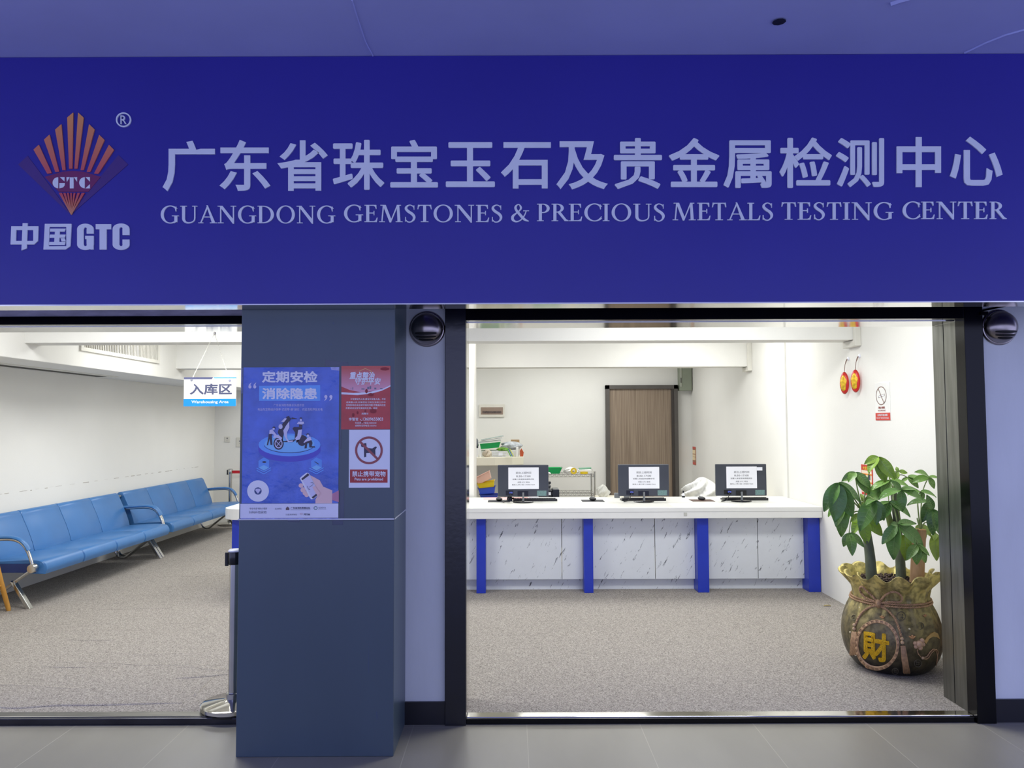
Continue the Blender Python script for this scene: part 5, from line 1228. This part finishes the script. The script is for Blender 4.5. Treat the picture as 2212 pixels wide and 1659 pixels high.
VEIN = M('leaf_vein', (150, 176, 110), .4)
ZL = lambda x, y: (1740 + x / 5.53, 960 + y / 5.53)
def leaflet(mb, vb, A, Bp, wid, sag, roll_):
    ax = Bp - A; L = ax.length; d = ax.normalized()
    view = (Vector((0, CAM_Y, CAM_Z)) - (A + Bp) / 2).normalized()
    nrm = (view * .75 + Vector((0, 0, 1)) * .65).normalized(); nrm = (nrm - d * nrm.dot(d)).normalized()
    sd = d.cross(nrm).normalized(); nrm = (nrm * math.cos(roll_) + sd * math.sin(roll_)).normalized(); sd = d.cross(nrm).normalized()
    def f(u, v):
        w_ = wid * (math.sin(PI * min(1, v ** .85 * .97 + .015)) ** .8) * (1 - .12 * (v - .5))
        s_ = (u - .5) * 2
        return A + d * (L * v) + sd * (w_ * s_ * .5) + nrm * (sag * math.sin(PI * v) + .10 * wid * (abs(s_)) - .03 * wid * abs(math.sin(v * 26)) * (1 - abs(s_)) * abs(s_) * 3)
    mb.grid(f, 6, 22)
    for k in range(7):
        v0 = .10 + k * .115
        for s0, s1 in ((.5, .08), (.5, .92)): vb.tube([f(s0 + (s1 - s0) * q_, min(.97, v0 + .09 * q_)) + nrm * .0007 for q_ in (0, .5, 1)], [.0007, .0006, .0004], 3)
    vb.tube([f(.5, .02 + k * .12) + nrm * .0008 for k in range(8)], [.0014, .0013, .0012, .0011, .001, .0009, .0008, .0006], 4)
rl = random.Random(12)
#  hub (zoom coords), depth y, colour, stem origin, tips
CL = [((865, 150), .80, 2, 0, [(700, 240), (755, 345), (950, 455), (1068, 420)]),
      ((390, 460), .66, 0, 0, [(222, 805), (345, 930), (560, 860), (655, 720)]),
      ((595, 335), .82, 1, 0, [(430, 445), (510, 455), (655, 470), (755, 595), (765, 520)]),
      ((1140, 540), .70, 0, 1, [(878, 665), (1155, 805), (1400, 665), (1340, 550), (1010, 430)]),
      ((1005, 435), .86, 1, 1, [(905, 600), (790, 560), (1225, 505), (720, 720)]),
      ((830, 665), .68, 0, 0, [(845, 965), (655, 1035), (720, 735), (935, 910)]),
      ((995, 685), .74, 0, 1, [(890, 915), (872, 745), (1245, 875), (1160, 800)]),
      ((1100, 960), .62, 0, 1, [(918, 1195), (1062, 1378), (1395, 1235), (1325, 955), (1010, 955)]),
      ((1485, 690), .76, 3, 2, [(1215, 735), (1395, 930), (1530, 770)]),
      ((1525, 775), .70, 3, 2, [(1525, 1085), (1645, 1130), (1445, 600)]),
      ((520, 1060), .66, 1, 0, [(455, 1222), (555, 1332), (695, 1232)]),
      ((680, 850), .78, 2, 0, [(530, 930), (560, 1085), (735, 1192), (912, 1092)]),
      ((1330, 1200), .60, 1, 2, [(1215, 1385), (1330, 1435), (1430, 1415), (1475, 1335)]),
      ((1222, 395), .95, 1, 1, [(1145, 465), (1345, 525), (1430, 440)]),
      ((1470, 392), .90, 1, 2, [(1265, 465), (1535, 530), (1600, 412), (1300, 335)]),
      ((1110, 325), .96, 2, 1, [(1062, 440), (1215, 342), (1085, 268)]),
      ((1555, 1060), .82, 4, 2, [(1570, 1392), (1535, 1150)]),
      ((450, 690), .74, 1, 0, [(430, 1105), (275, 870), (500, 935), (370, 990)]),
      ((1370, 565), .86, 0, 2, [(1220, 610), (1405, 665), (1560, 640)]),
      ((700, 700), .86, 4, 0, [(620, 760), (780, 800), (650, 590)]),
      ((1180, 1080), .84, 2, 1, [(1195, 1390), (1120, 1250), (1260, 1290)]),
      ((1360, 960), .82, 4, 2, [(1500, 1110), (1430, 1130), (1340, 1050)])]
BASES = [onY(1863, 1105, .80), onY(1931, 1062, .90), onY(1988, 1146, .76)]
for (hx, hy), Yd, ci, si, tips in CL:
    H = onY(*ZL(hx, hy), Yd); mb, vb = MB(), MB()
    for tx, ty in tips:
        T = onY(*ZL(tx, ty), Yd + rl.uniform(-.05, .03)); L = (T - H).length
        leaflet(mb, vb, H, T, L * rl.uniform(.34, .42) + .011, L * rl.uniform(.05, .14), rl.uniform(-.45, .45))
    lf = obj('leaf', mb, LEAVES[ci], tree, smooth=True)
    obj('leaf_vein', vb, VEIN, lf)
    B0 = BASES[si]; mid = B0.lerp(H, .55) + Vector((0, .03, .04 + .02 * rl.random()))
    m = MB(); m.tube(catmull([B0, mid, H], 6), [.0042] * 6 + [.0032] * 7, 6)
    obj('leaf_stalk', m, M('stalk_green', (112, 132, 72), .5), lf, smooth=True)
# clay vase peeping out between pot and jamb
t = thing('clay_vase', 'slim terracotta vase half hidden behind sack pot and steel jamb', 'vase', (2.80, .70, FZ))
obj('body', MB().lathe(smooth_prof([(.036, 0), (.04, .01), (.045, .1), (.047, .25), (.040, .36)]), (2.80, .70, FZ), 24), M('terracotta', (186, 126, 96), .7), t, smooth='auto')
obj('dark_lid', MB().ball((2.80, .70, FZ + .39), (.045, .045, .05), 18, 10), M('lid_red', (104, 34, 30), .3), t, smooth=True)
p_ = onZ(1787, 1309, FZ + .004)
m = MB(); m.grid(lambda u, v: (p_.x + (v - .5) * .06, p_.y + (u - .5) * .022 * math.sin(PI * min(.98, max(.02, v))), p_.z - .002 + .012 * abs(u - .5) + .004 * math.sin(PI * v)), 4, 8)
single('fallen_leaf', m, M('dry_leaf', (196, 176, 112), .6, var=.2), 'dry yellow leaf lying on the carpet by counter corner', 'leaf', smooth=True, solid=.001)
